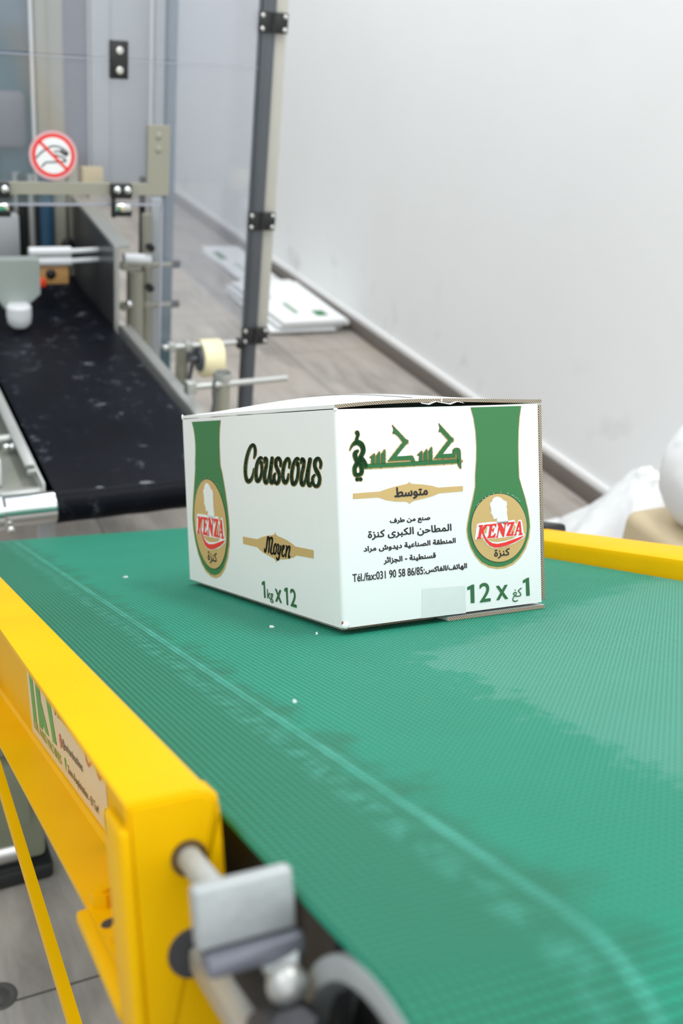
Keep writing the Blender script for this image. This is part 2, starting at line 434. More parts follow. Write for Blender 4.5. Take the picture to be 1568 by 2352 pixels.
def text_tris(txt):
    """glyph outlines filled by the non-zero winding rule, so overlapping strokes stay solid"""
    from mathutils.geometry import delaunay_2d_cdt
    cu = bpy.data.curves.new('tmp_text', 'FONT'); cu.body = shape(txt)
    ob = bpy.data.objects.new('tmp_text', cu); COL.objects.link(ob)
    bpy.context.view_layer.update()
    dg = bpy.context.evaluated_depsgraph_get()
    cc = ob.evaluated_get(dg).to_curve(dg)
    loops = []
    for sp in cc.splines:
        pts = []
        if sp.type == 'BEZIER':
            bp = sp.bezier_points; n = len(bp)
            for i in range(n):
                p, q = bp[i], bp[(i+1) % n]
                a, b, c, d = p.co, p.handle_right, q.handle_left, q.co
                straight = (b-a).cross(d-a).length < 1e-6 and (c-a).cross(d-a).length < 1e-6
                for k in range(1 if straight else 5):
                    t = k/5
                    v = a*(1-t)**3+b*3*t*(1-t)**2+c*3*t*t*(1-t)+d*t**3
                    pts.append((v.x, v.y))
        else:
            pts = [(v.co.x, v.co.y) for v in sp.points]
        if len(pts) > 2: loops.append(pts)
    ob.to_curve_clear(); bpy.data.objects.remove(ob); bpy.data.curves.remove(cu)
    V = []; E = []
    for lp in loops:
        o = len(V); V += [Vector(p) for p in lp]; E += [(o+i, o+(i+1) % len(lp)) for i in range(len(lp))]
    r = delaunay_2d_cdt(V, E, [], 0, 1e-5)
    vs, fs = r[0], r[2]
    def wind(x, y):
        w = 0
        for lp in loops:
            for i in range(len(lp)):
                (x0, y0), (x1, y1) = lp[i-1], lp[i]
                if (y0 <= y) != (y1 <= y):
                    cr = (x1-x0)*(y-y0)-(x-x0)*(y1-y0)
                    if y1 > y0 and cr > 0: w += 1
                    elif y1 < y0 and cr < 0: w -= 1
        return w
    keep = [f for f in fs if wind(sum(vs[i].x for i in f)/len(f), sum(vs[i].y for i in f)/len(f)) != 0]
    used = sorted({i for f in keep for i in f}); mp = {u: k for k, u in enumerate(used)}
    return [(vs[i].x, vs[i].y) for i in used], [tuple(mp[i] for i in f) for f in keep]
def put_text(mb, txt, rect, fn, t, weight=0.0, shear=0.0):
    """weight: stroke thickening in mm (face units), made by overlaid shifted copies"""
    vs, fs = text_tris(txt)
    xs = [v[0] for v in vs]; ys = [v[1] for v in vs]
    x0, x1, y0, y1 = min(xs), max(xs), min(ys), max(ys)
    u0, v0, u1, v1 = rect
    w = weight
    offs = [(0, 0)] if w == 0 else [(w*math.cos(k*PI/4), w*math.sin(k*PI/4)) for k in range(8)]
    for i, (du, dv) in enumerate(offs):
        nv = []
        for x, y in vs:
            u = u0+w+(x-x0)/(x1-x0)*(u1-u0-2*w); v = v0+w+(y-y0)/(y1-y0)*(v1-v0-2*w)
            nv.append(mb.bm.verts.new(fn(u+du+shear*(v-v0), v+dv, t+i*.00001)))
        for f in fs:
            try: mb.bm.faces.new([nv[j] for j in f])
            except ValueError: pass
    return mb
G = {
'word_polys': [[(29.57,149.05),(50.13,149.22),(81.97,149.28),(101.75,149.37),(131.7,149.26),(130.85,145.48),(81.82,145.34),(27.55,145.3)],[(103.98,151.13),(120.81,168.17),(126.11,168.03),(113.47,154.86),(124.76,154.86),(125.31,157.81),(127.41,159.53),(129.83,159.91),(132.75,159.07),(133.91,156.42),(134.09,148.58),(134.09,140.72),(131.91,142.3),(130.5,145.72),(129.89,148.73),(129.87,155.81),(128.53,155.85),(128.19,151.02)],[(110.4,183.87),(126.11,168.18),(120.8,167.95),(111.89,176.65),(110.57,176.53),(111.41,180.33)],[(53.52,151.1),(70.2,168.07),(75.5,168.07),(62.64,154.88),(77.94,154.8),(80.28,153.99),(81.48,151.92),(82.38,148.97),(78.72,148.74),(77.96,151.09)],[(59.42,183.9),(75.5,168.07),(70.2,168.07),(65.24,173.74),(61.2,176.7),(59.71,176.74),(60.67,179.94)],[(34.45,155.34),(39.45,158.23),(39.28,148.4),(35.54,148.55),(36.06,154.93)],[(41.25,156.32),(44.84,159.99),(44.76,148.56),(41.09,148.69)],[(46.55,157.79),(50.65,161.45),(50.26,148.35),(46.4,148.49)],[(85.78,155.27),(90.7,158.54),(90.75,148.66),(87.24,148.79),(87.72,154.62)],[(92.51,156.5),(96.26,160.04),(96.36,148.83),(92.66,148.96)],[(98.01,158.31),(101.77,161.71),(101.72,148.63),(98.0,148.77)]],
'word_strokes': [[(13.7,162.72,0.4,0.35),(16.52,167.2,2.06,1.83),(21.0,169.54,4.39,3.87),(25.34,168.01,4.81,4.23),(27.34,164.43,4.42,3.88),(27.43,160.89,4.02,3.53),(25.51,157.42,3.85,3.39),(23.51,153.95,3.85,3.39),(20.28,149.83,4.15,3.67),(17.96,146.03,3.67,3.25),(18.52,140.71,3.67,3.25),(21.43,139.66,3.36,2.97),(24.79,141.15,3.7,3.26),(25.38,145.38,3.7,3.26),(23.71,149.35,4.01,3.54),(21.05,152.62,4.4,3.88),(19.0,156.93,3.99,3.52),(19.39,160.09,3.83,3.38),(21.86,161.91,2.08,1.83)],[(24.4,156.04,4.01,3.53),(27.03,151.7,5.63,4.96),(29.66,147.35,4.68,4.12)],[(21.8,178.52,3.83,3.37),(22.75,176.53,2.71,2.39),(21.7,174.3,2.23,1.97),(21.08,171.3,3.19,2.81)],[(20.47,136.02,3.2,2.83),(20.54,135.88,3.2,2.83)],[(23.75,135.88,3.21,2.84),(23.83,135.73,3.21,2.84)]],
'word_gold': [[(39.35,155.89),(41.24,156.18),(41.11,149.26),(39.32,149.33)],[(44.9,157.63),(46.54,157.57),(46.43,149.21),(44.96,149.26)],[(90.78,156.12),(92.5,156.21),(92.67,149.47),(90.96,149.53)],[(96.26,157.63),(97.99,157.79),(98.02,149.5),(96.47,149.56)],[(53.51,150.89),(77.96,151.09),(78.75,149.47),(53.45,149.45)],[(103.97,150.76),(128.36,151.02),(128.53,155.85),(129.87,155.81),(129.91,149.32),(102.62,149.56)],[(23.38,151.13),(24.57,150.73),(28.36,145.41),(27.11,144.47)]],
'band': [(15.41,123.08),(43.77,123.21),(48.77,124.61),(60.5,126.93),(72.33,128.55),(74.47,129.17),(75.81,130.72),(77.02,129.2),(79.11,128.37),(91.05,127.08),(101.37,125.11),(107.41,123.18),(135.83,123.15),(135.84,117.88),(108.52,117.56),(101.01,115.35),(90.54,113.55),(80.19,112.2),(77.16,111.12),(75.56,109.38),(74.01,111.07),(70.83,112.06),(59.92,112.81),(50.02,114.8),(41.9,117.76),(15.18,117.91)],
'txt': [('متوسط', (59.03, 114.08, 95.83, 126.17), 'band'), ('صنع من طرف', (53.35, 90.95, 97.79, 97.64), 'k'), ('المطاحن الكبرى كنزة', (29.43, 78.7, 121.5, 87.84), 'k'), ('المنطقة الصناعية ديدوش مراد', (24.38, 67.27, 125.96, 73.95), 'k'), ('قسنطينة ـ الجزائر', (45.22, 54.71, 102.87, 61.85), 'k'), ('Tél./fax:031 90 58 86/85:', (11.95, 41.66, 89.86, 49.21), 'k'), ('الهاتف/الفاكس', (90.41, 41.49, 138.21, 48.21), 'k')],
'num_polys': [[(137.58,24.33),(143.23,26.27),(145.99,26.25),(145.89,8.02),(141.46,8.23),(141.43,22.14),(137.96,21.24)],[(204.54,24.24),(209.51,26.34),(212.46,26.75),(213.02,8.14),(208.51,8.34),(208.36,22.44),(204.99,21.48)]],
'num_txt': [('2', (151.95, 7.61, 165.13, 26.73)), ('x', (171.93, 7.78, 186.18, 22.14)), ('كغ', (191.41, 3.79, 203.33, 17.47))],
'tape_patch': [(86.17,27.93),(135.68,26.0),(135.56,-0.83),(85.1,-0.18)],
'logo_green': [(147.3,198.39),(150.45,187.99),(152.48,174.96),(153.06,160.46),(152.47,147.4),(150.77,132.9),(150.49,121.68),(147.62,110.32),(143.63,98.1),(140.45,85.39),(139.71,79.89),(140.57,72.43),(143.59,63.39),(148.88,54.59),(155.94,47.46),(164.27,42.98),(173.9,40.87),(182.53,40.93),(191.89,43.46),(200.21,48.5),(207.49,56.54),(212.51,67.18),(214.57,78.05),(214.17,85.26),(212.65,94.89),(209.43,106.97),(205.36,119.02),(202.58,127.67),(202.25,142.62),(202.34,159.0),(203.11,173.82),(204.58,187.11),(207.1,198.46)],
'logo_rim': [(146.61,198.4),(149.75,188.01),(151.78,174.98),(152.36,160.48),(151.76,147.43),(150.06,132.93),(149.66,121.72),(146.52,110.38),(142.52,98.17),(139.24,85.47),(138.5,79.98),(139.45,72.05),(142.73,62.53),(147.73,53.75),(154.77,46.15),(163.65,41.15),(173.84,38.75),(183.63,38.7),(193.58,41.41),(202.53,47.35),(209.85,56.35),(214.28,67.05),(215.63,77.98),(215.05,85.2),(213.53,94.84),(210.31,106.92),(206.12,118.98),(203.51,127.63),(203.18,142.59),(203.26,158.97),(204.03,173.79),(205.5,187.1),(207.84,198.45)],
'logo_dark': [(211.59,77.21),(211.33,73.79),(210.73,70.42),(209.79,67.15),(208.54,64.0),(206.97,61.01),(205.11,58.2),(202.98,55.6),(200.59,53.24),(197.98,51.14),(195.16,49.32),(192.18,47.81),(189.05,46.6),(185.81,45.72),(182.49,45.17),(179.12,44.95),(175.75,45.07),(172.39,45.52),(169.09,46.3),(165.88,47.4),(162.78,48.8),(159.82,50.49),(157.03,52.45),(154.44,54.67),(152.07,57.12),(149.95,59.78),(148.08,62.61),(146.49,65.61),(145.19,68.73),(144.2,71.94),(143.51,75.23),(143.14,78.55),(143.09,81.88),(143.36,85.18),(143.95,88.43),(144.84,91.6),(146.04,94.66),(147.53,97.57),(149.3,100.31),(151.34,102.87),(153.61,105.2),(156.12,107.3),(158.82,109.13),(161.7,110.69),(164.73,111.96),(167.89,112.92),(171.14,113.56),(174.45,113.88),(177.8,113.87),(181.14,113.53),(184.46,112.86),(187.71,111.88),(190.87,110.57),(193.9,108.96),(196.78,107.06),(199.47,104.89),(201.95,102.47),(204.19,99.81),(206.16,96.96),(207.86,93.92),(209.25,90.74),(210.33,87.45),(211.09,84.07),(211.51,80.64)],
'logo_disc': [(210.7,77.27),(210.45,73.92),(209.86,70.63),(208.95,67.42),(207.73,64.34),(206.2,61.4),(204.39,58.65),(202.31,56.11),(199.99,53.79),(197.44,51.74),(194.7,49.96),(191.78,48.47),(188.73,47.29),(185.57,46.42),(182.34,45.88),(179.06,45.67),(175.77,45.78),(172.5,46.22),(169.28,46.98),(166.14,48.05),(163.12,49.42),(160.24,51.07),(157.52,53.0),(154.99,55.17),(152.68,57.57),(150.61,60.17),(148.79,62.95),(147.24,65.88),(145.97,68.94),(145.0,72.09),(144.33,75.31),(143.97,78.56),(143.92,81.82),(144.18,85.06),(144.76,88.25),(145.63,91.35),(146.8,94.34),(148.26,97.2),(149.98,99.89),(151.97,102.39),(154.19,104.68),(156.63,106.73),(159.27,108.53),(162.08,110.06),(165.04,111.3),(168.11,112.24),(171.28,112.87),(174.51,113.18),(177.78,113.17),(181.04,112.84),(184.27,112.19),(187.44,111.22),(190.52,109.94),(193.48,108.36),(196.28,106.5),(198.9,104.37),(201.31,102.0),(203.5,99.4),(205.42,96.6),(207.07,93.63),(208.43,90.52),(209.48,87.29),(210.22,83.99),(210.63,80.63)],
'logo_head': [(174.04,83.62),(174.45,87.81),(174.1,89.47),(172.78,88.86),(171.34,88.48),(170.22,89.02),(170.0,90.9),(168.92,92.84),(168.12,94.2),(167.0,94.83),(167.72,96.18),(167.94,97.57),(167.5,99.93),(167.21,101.58),(166.56,102.31),(166.76,105.33),(168.74,105.45),(169.67,108.19),(171.99,109.93),(174.85,110.48),(178.25,109.83),(181.05,108.04),(183.28,106.04),(185.85,105.43),(186.94,103.49),(186.88,101.38),(186.27,100.24),(187.01,95.96),(186.4,94.58),(187.11,89.35),(187.87,85.53),(188.07,82.68)],
'logo_white': [(147.71,70.28),(150.41,84.72),(152.39,85.75),(164.47,86.12),(173.54,85.76),(187.29,85.57),(194.84,86.26),(196.26,84.99),(195.93,83.59),(198.2,81.54),(199.75,84.76),(202.12,86.03),(204.44,84.93),(205.21,81.07),(206.73,71.9),(208.15,69.89),(206.01,67.18),(194.76,62.53),(183.1,60.43),(173.89,59.49),(168.21,60.31),(162.65,63.56),(158.29,68.57),(156.18,72.92),(154.96,69.89)],
'logo_gap': [[(162.27,69.68),(171.91,69.58),(181.64,69.53),(189.15,69.74),(197.29,69.72),(191.99,67.49),(182.11,66.0),(172.94,65.74),(167.28,66.96),(163.93,68.38)],[(158.7,77.88),(161.21,80.97),(162.91,81.32),(161.03,75.15),(160.19,75.2)],[(190.41,73.3),(191.93,75.8),(195.58,81.71),(196.86,79.25),(194.47,73.25)]],
'logo_red': [[(152.33,83.9),(157.65,84.01),(157.34,82.86),(155.55,79.73),(159.33,83.89),(163.85,84.06),(163.24,82.7),(162.09,82.08),(158.03,78.16),(159.03,74.35),(160.62,70.97),(163.9,67.45),(168.36,65.0),(174.02,63.87),(183.22,64.59),(194.88,67.04),(207.26,69.72),(203.07,66.92),(194.79,63.72),(184.85,61.15),(176.2,60.16),(170.5,60.51),(164.89,62.92),(160.5,67.23),(157.82,71.64),(156.54,75.46),(155.43,75.78),(154.57,71.64),(155.25,70.19),(149.67,70.6),(150.0,71.98),(151.41,72.57),(153.67,82.18),(152.29,82.51)],[(163.56,83.85),(173.49,84.12),(173.1,80.63),(172.24,80.45),(171.72,82.13),(168.89,82.32),(167.93,78.87),(169.35,79.01),(170.24,80.12),(171.09,80.06),(169.53,75.48),(168.68,75.54),(168.73,77.18),(167.48,77.26),(166.31,72.19),(169.15,72.46),(171.21,74.66),(172.35,74.58),(171.36,70.18),(162.01,70.4),(162.34,71.78),(163.48,72.4),(165.47,81.85),(163.51,82.45)],[(174.9,83.79),(178.64,84.49),(182.46,77.87),(183.46,82.52),(182.03,82.85),(182.36,84.24),(186.09,84.0),(185.76,82.6),(184.59,81.97),(182.23,70.1),(180.52,70.46),(176.73,78.03),(175.12,72.03),(174.77,69.94),(172.5,70.1),(172.82,71.49),(173.99,72.35),(175.98,81.61),(174.86,82.39)],[(187.25,84.16),(195.37,84.33),(195.04,82.93),(189.22,72.2),(191.26,72.53),(192.78,75.03),(193.95,75.18),(193.52,70.47),(184.84,70.62),(185.17,72.01),(191.24,82.24),(188.64,82.17),(187.43,80.37),(186.28,80.44)],[(200.32,84.25),(202.66,84.33),(203.81,72.59),(205.25,71.53),(204.92,70.36),(199.93,70.24),(199.97,71.43),(201.15,72.06),(200.92,74.22),(198.0,74.19),(197.07,72.35),(197.63,71.36),(197.31,70.43),(194.1,70.43),(194.43,71.59),(195.61,72.22)]],
'logo_counter': [(198.91,75.69),(200.79,75.8),(200.34,78.54)],
'logo_txt': ('كنزة', (170.01, 49.13, 188.97, 58.7)),
'logo_dots': [(153.3,105.39),(151.57,103.64),(158.04,108.74),(161.58,110.58),(165.73,112.26),(171.26,113.7),(179.98,114.5),(188.08,112.92),(193.5,110.8),(195.38,109.76),(197.78,108.31),(200.36,106.89),(202.46,104.6)],
'left_logo_affine': (1.6026,-199.34,1.5657,-49.53),
'couscous': [[(225.09,154.42,3.04,1.2),(228.51,158.92,6.04,2.39),(229.02,164.88,6.34,2.51),(224.78,168.47,6.84,2.7),(216.94,166.39,6.92,2.72),(209.43,160.05,7.46,2.91),(203.24,151.54,7.84,3.05),(199.78,142.39,8.19,3.17),(200.21,134.51,8.18,3.17),(205.23,129.18,9.68,3.76),(213.92,131.21,6.93,2.71),(219.71,136.13,4.58,1.8),(223.07,143.36,1.83,0.72)],[(248.15,153.71,2.93,1.18),(243.12,155.14,6.65,2.66),(236.16,151.84,7.16,2.85),(230.8,145.26,7.52,2.98),(228.62,137.5,7.54,2.98),(231.02,130.44,9.01,3.57),(238.99,133.0,6.68,2.66),(244.23,138.99,6.63,2.65),(245.28,146.05,6.62,2.65),(243.48,150.73,6.64,2.66),(240.61,148.34,2.22,0.89)],[(251.45,149.64,2.91,1.17),(254.79,154.64,6.53,2.64),(258.29,153.21,6.49,2.63),(257.06,147.37,6.5,2.63),(252.82,140.32,6.98,2.81),(250.76,133.28,7.58,3.05),(254.02,128.99,7.97,3.22),(260.89,133.52,5.02,2.04),(267.51,144.05,6.39,2.61),(272.71,155.05,7.05,2.89)],[(272.71,155.05,6.77,2.78),(268.22,144.06,7.1,2.9),(265.99,134.79,7.12,2.9),(268.36,129.38,7.8,3.18),(274.28,132.69,4.92,2.02)],[(292.12,146.69,3.42,1.42),(293.47,151.24,6.14,2.56),(288.74,155.17,6.88,2.85),(282.32,152.84,6.95,2.87),(281.17,147.68,6.96,2.87),(285.58,142.62,8.29,3.43),(288.99,137.58,6.86,2.85),(286.7,131.86,6.89,2.85),(280.94,129.15,6.95,2.86),(276.28,131.59,6.3,2.59),(275.28,136.15,5.61,2.3),(279.08,139.66,3.49,1.44)],[(312.85,145.59,3.31,1.4),(314.68,151.45,5.54,2.35),(311.03,155.04,5.97,2.52),(304.03,151.34,6.44,2.71),(299.13,144.54,6.76,2.83),(297.08,136.62,6.78,2.83),(300.86,130.54,7.81,3.27),(307.81,133.51,5.33,2.24),(311.0,139.71,2.65,1.12)],[(336.94,154.13,3.18,1.37),(332.56,155.2,6.15,2.65),(325.8,151.56,6.22,2.66),(320.66,144.87,6.53,2.78),(318.01,137.08,6.55,2.78),(320.65,129.97,7.82,3.33),(327.28,131.8,5.8,2.48),(332.31,137.94,5.76,2.48),(334.22,145.08,5.74,2.47),(333.48,151.09,5.75,2.48),(330.03,148.31,1.93,0.83)],[(340.43,150.62,3.16,1.37),(343.95,154.73,6.29,2.73),(347.54,152.87,6.0,2.61),(345.76,146.89,6.01,2.61),(341.36,139.76,6.31,2.73),(339.51,133.2,6.57,2.84),(342.35,129.76,6.92,3.0),(348.97,133.98,4.73,2.06),(355.51,144.88,5.91,2.59),(361.31,154.87,6.72,2.96)],[(361.31,154.87,6.35,2.8),(356.69,144.36,6.39,2.8),(354.65,135.2,6.41,2.81),(357.22,129.64,6.75,2.96),(363.59,132.75,4.86,2.14)],[(382.15,146.62,3.53,1.58),(383.77,151.62,5.29,2.37),(378.84,155.79,5.93,2.65),(372.04,153.09,6.59,2.93),(370.96,147.77,6.6,2.93),(375.87,142.56,8.33,3.71),(380.14,137.39,5.9,2.64),(377.85,131.55,5.93,2.64),(371.7,129.27,5.99,2.66),(365.92,131.75,5.44,2.4),(365.18,137.05,4.85,2.14),(369.67,140.06,3.61,1.6)]],
'couscous_gold': [[(225.04,153.89,6.38,2.52),(228.46,158.38,9.37,3.71),(228.97,164.34,9.67,3.83),(224.73,167.94,10.19,4.03),(216.9,165.85,10.31,4.05),(209.39,159.51,10.88,4.25),(203.19,150.99,11.29,4.39),(199.74,141.84,11.66,4.52),(200.16,133.96,11.64,4.51),(205.18,128.64,13.11,5.1),(213.88,130.67,10.33,4.04),(219.66,135.59,7.95,3.12),(223.03,142.82,5.17,2.04)],[(248.1,153.18,6.15,2.47),(243.08,154.61,9.9,3.96),(236.11,151.31,10.45,4.16),(230.75,144.72,10.83,4.29),(228.58,136.97,10.86,4.3),(230.97,129.91,12.31,4.88),(238.94,132.47,9.94,3.97),(244.19,138.46,9.87,3.95),(245.24,145.52,9.86,3.95),(243.43,150.2,9.89,3.96),(240.57,147.81,5.48,2.19)],[(251.41,149.11,6.12,2.47),(254.75,154.11,9.72,3.93),(258.24,152.68,9.67,3.92),(257.01,146.85,9.68,3.92),(252.78,139.79,10.17,4.1),(250.71,132.75,10.78,4.34),(253.97,128.47,11.16,4.5),(260.84,133.0,8.18,3.32),(267.46,143.53,9.52,3.88),(272.67,154.54,10.16,4.16)],[(272.67,154.54,9.87,4.05),(268.17,143.54,10.22,4.17),(265.95,134.27,10.25,4.17),(268.31,128.86,10.91,4.45),(274.23,132.17,8.01,3.28)],[(292.07,146.18,6.43,2.67),(293.43,150.73,9.14,3.81),(288.7,154.65,9.9,4.11),(282.28,152.32,10.0,4.13),(281.13,147.17,10.02,4.13),(285.54,142.11,11.32,4.69),(288.95,137.07,9.88,4.1),(286.66,131.35,9.92,4.11),(280.9,128.64,10.01,4.12),(276.24,131.08,9.38,3.85),(275.24,135.63,8.7,3.57),(279.04,139.14,6.56,2.7)],[(312.8,145.08,6.21,2.63),(314.64,150.95,8.44,3.58),(310.99,154.54,8.89,3.76),(303.99,150.84,9.39,3.95),(299.08,144.03,9.73,4.07),(297.04,136.12,9.76,4.07),(300.82,130.03,10.77,4.51),(307.76,133.01,8.26,3.48),(310.96,139.21,5.57,2.35)],[(336.89,153.64,5.98,2.58),(332.52,154.7,8.97,3.86),(325.76,151.07,9.07,3.88),(320.62,144.37,9.4,4.0),(317.97,136.58,9.43,4.01),(320.6,129.47,10.69,4.55),(327.24,131.3,8.64,3.7),(332.27,137.45,8.58,3.69),(334.18,144.59,8.55,3.68),(333.43,150.6,8.57,3.69),(329.98,147.82,4.76,2.04)],[(340.38,150.13,5.94,2.57),(343.9,154.24,9.05,3.93),(347.5,152.38,8.75,3.81),(345.71,146.4,8.77,3.81),(341.31,139.27,9.08,3.93),(339.47,132.71,9.36,4.04),(342.31,129.27,9.69,4.2),(348.93,133.5,7.47,3.25),(355.47,144.39,8.63,3.78),(361.26,154.38,9.4,4.14)],[(361.26,154.38,9.04,3.98),(356.65,143.88,9.1,3.99),(354.6,134.71,9.12,3.99),(357.18,129.16,9.45,4.14),(363.55,132.27,7.53,3.32)],[(382.11,146.14,6.12,2.75),(383.73,151.15,7.87,3.53),(378.8,155.32,8.54,3.82),(372.0,152.61,9.23,4.1),(370.92,147.3,9.25,4.11),(375.83,142.09,10.95,4.88),(380.1,136.91,8.5,3.8),(377.81,131.08,8.53,3.81),(371.66,128.79,8.62,3.83),(365.88,131.27,8.1,3.58),(365.14,136.57,7.51,3.32),(369.63,139.59,6.25,2.77)]],
'left_band': [(184.11,67.37),(225.15,67.58),(236.1,70.53),(253.38,73.52),(266.31,75.09),(270.18,76.13),(272.64,78.34),(274.58,76.18),(278.83,74.95),(291.02,73.79),(302.94,72.16),(313.37,69.72),(320.77,67.68),(361.09,67.58),(360.92,59.61),(322.32,59.05),(315.72,56.62),(303.7,53.83),(291.56,52.26),(281.7,51.23),(276.69,50.43),(274.05,48.67),(272.38,46.74),(271.28,48.42),(267.94,50.41),(261.7,51.4),(251.56,52.57),(239.97,54.19),(230.88,56.31),(223.72,58.9),(184.43,59.32)],
'moyen': [[(243.31,59.41,2.38,0.95),(244.68,55.62,4.22,1.68),(248.23,59.03,3.67,1.47),(250.74,65.45,3.92,1.57),(254.29,72.19,4.55,1.83),(257.24,70.59,3.88,1.56),(256.4,63.82,3.63,1.46),(253.78,55.86,3.25,1.31)],[(257.06,68.51,2.59,1.04),(262.89,72.29,4.49,1.82),(265.29,70.66,3.83,1.56),(262.78,63.8,3.85,1.56),(259.72,57.9,4.12,1.66),(262.02,55.01,4.49,1.82),(265.98,56.88,1.91,0.78)],[(274.98,66.53,1.89,0.77),(272.47,66.34,3.79,1.55),(268.76,62.73,3.56,1.45),(267.3,57.5,3.82,1.55),(269.63,55.4,4.06,1.65),(273.71,59.05,3.15,1.29),(274.78,64.23,3.15,1.29),(272.99,65.1,1.51,0.62)],[(276.91,64.39,1.88,0.77),(278.72,66.56,3.5,1.44),(281.08,65.23,3.12,1.28),(278.51,59.96,3.13,1.28),(278.45,56.41,3.5,1.43),(282.36,58.76,2.24,0.92),(286.03,65.61,3.46,1.43),(282.18,56.72,3.48,1.43),(279.29,51.92,3.75,1.53),(276.06,50.37,4.4,1.79),(273.78,52.71,2.77,1.13)],[(287.98,59.98,2.22,0.92),(293.17,63.66,2.45,1.01),(294.0,66.23,3.05,1.27),(291.32,66.02,3.07,1.27),(288.71,61.29,3.45,1.42),(288.26,56.23,3.45,1.42),(290.61,55.18,3.68,1.52),(295.12,58.32,1.46,0.61)],[(298.25,66.57,1.82,0.76),(300.62,66.25,3.38,1.41),(298.28,60.08,3.39,1.41),(296.39,54.93,3.04,1.26)],[(298.89,60.13,1.82,0.76),(305.43,66.63,3.6,1.51),(307.68,65.32,3.34,1.4),(304.76,59.13,3.36,1.4),(304.41,55.14,3.84,1.6),(307.77,56.91,1.79,0.75)]],
'left_num_polys': [[(232.05,21.68),(236.63,23.81),(240.6,24.16),(241.21,6.11),(236.84,5.93),(236.77,20.28),(232.68,18.72)],[(289.44,21.74),(294.85,23.84),(298.06,24.03),(298.06,6.07),(294.07,5.89),(293.72,20.07),(290.4,18.86)]],
'left_num_txt': [('kg', (245.52, 3.11, 261.31, 16.63)), ('x', (266.43, 5.91, 282.46, 19.5)), ('2', (303.94, 6.02, 318.24, 24.33))],
}
T = Matrix.Translation
# ================================================================== the setting
struct('floor', MB().box((-4, -4.5, FLOOR-.1), (2.1, 8, FLOOR)), M['floor'])
struct('wall_right', MB().box((1.97, -4.5, FLOOR), (2.1, 8, 2.65)), M['wall'])
struct('sky_block_left', MB().box((-4.0, -4.5, FLOOR), (-3.9, 8, 1.9)), M['skyblockgrey'])  # unseen panel added to cut sky light on the carton's left face
struct('wall_back', MB().box((-4, 7.9, FLOOR), (1.97, 8.0, 2.65)), M['wall'])
struct('baseboard_right', MB().box((1.948, -4.5, FLOOR), (1.9705, 7.9, FLOOR+.062), .004), M['skirting'])
struct('trim_1', MB().box((1.955, -4.5, FLOOR+.062), (1.9705, 7.9, FLOOR+.09), .004), M['ledge'])
tag(MB().lathe([(0.001, .004), (.012, .004), (.015, .002), (.024, .003), (.028, .0005)], (-.258, .572, FLOOR), (0, 0, 1)).build('floor_drain', M['drain']),
    'round dark metal drain cover set into the grey tile floor', 'drain')

# ================================================================== green belt conveyor (belt frame: x across, y down-slope, z off the belt)
BW0, BW1, BT = -.235, .462, -.007
conv = empty('belt_conveyor', 'yellow framed inclined conveyor with a green waffle belt', 'conveyor', mtx=T((.1, .3, FLOOR)))
def P(mb, name, material, parent=conv, frame=B, **k):
    return mb.build(name, material, parent, frame=frame, **k)
# belt loop
def belt_loop():
    r0, y0, y1, r1 = .083, -.557, 1.19, .045
    prof = []                                                     # (y, z, v)
    s = 0
    steps = 60
    for k in range(steps+1): prof.append((y1+(y0-y1)*k/steps, BT))
    for k in range(1, 29):
        a = PI*k/28
        prof.append((y0-r0*math.sin(a), BT-r0+r0*math.cos(a)))
    for k in range(1, 21): prof.append((y0+(y1-y0)*k/20, BT-2*r0+(2*r0-2*r1)*k/20))
    for k in range(1, 16):
        a = PI*k/16
        prof.append((y1+r1*math.sin(a), BT-r1-r1*math.cos(a)))
    mb = MB(); bm = mb.bm; uvl = bm.loops.layers.uv.new('UVMap')
    nx = 12; n = len(prof)
    vs = []; acc = y1; av = []
    for i, (y, z) in enumerate(prof):
        if i: acc -= math.hypot(y-prof[i-1][0], z-prof[i-1][1])
        av.append(acc)
        vs.append([bm.verts.new((BW0+(BW1-BW0)*k/nx, y, z)) for k in range(nx+1)])
    lower = []
    c = Vector(((y0+y1)/2, BT-.06))
    for i, (y, z) in enumerate(prof):                             # inner face, 3 mm inwards
        a, b = prof[i-1], prof[(i+1) % n]
        t = Vector((b[0]-a[0], b[1]-a[1])).normalized(); nn = Vector((-t.y, t.x))
        if i == 0: nn = Vector((0, -1))
        q = Vector((y, z))+nn*.003
        if (q-Vector((min(max(y, y0), y1), BT-.06))).length > (Vector((y, z))-Vector((min(max(y, y0), y1), BT-.06))).length: q = Vector((y, z))-nn*.003
        lower.append((bm.verts.new((BW0, q.x, q.y)), bm.verts.new((BW1, q.x, q.y))))
    for i in range(n):
        j = (i+1) % n
        vj = av[j] if j else av[i]-.01
        for k in range(nx):
            f = bm.faces.new((vs[i][k], vs[i][k+1], vs[j][k+1], vs[j][k]))
            for lo, (u, v) in zip(f.loops, ((k, av[i]), (k+1, av[i]), (k+1, vj), (k, vj))):
                lo[uvl].uv = (BW0+(BW1-BW0)*u/nx, v)
        bm.faces.new((vs[i][0], vs[j][0], lower[j][0], lower[i][0])); bm.faces.new((vs[i][nx], lower[i][1], lower[j][1], vs[j][nx]))
        bm.faces.new((lower[i][0], lower[j][0], lower[j][1], lower[i][1]))
    return mb
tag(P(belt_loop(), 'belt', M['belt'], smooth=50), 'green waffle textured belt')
P(MB().box((BW0+.008, -.470, BT-.05), (BW1-.006, 1.12, BT-.0035)).box((BW0+.008, -.505, BT-.135), (BW0+.014, 1.10, BT-.006)).box((BW1-.012, -.505, BT-.135), (BW1-.006, 1.10, BT-.006)), 'slider_bed', M['rubber'])
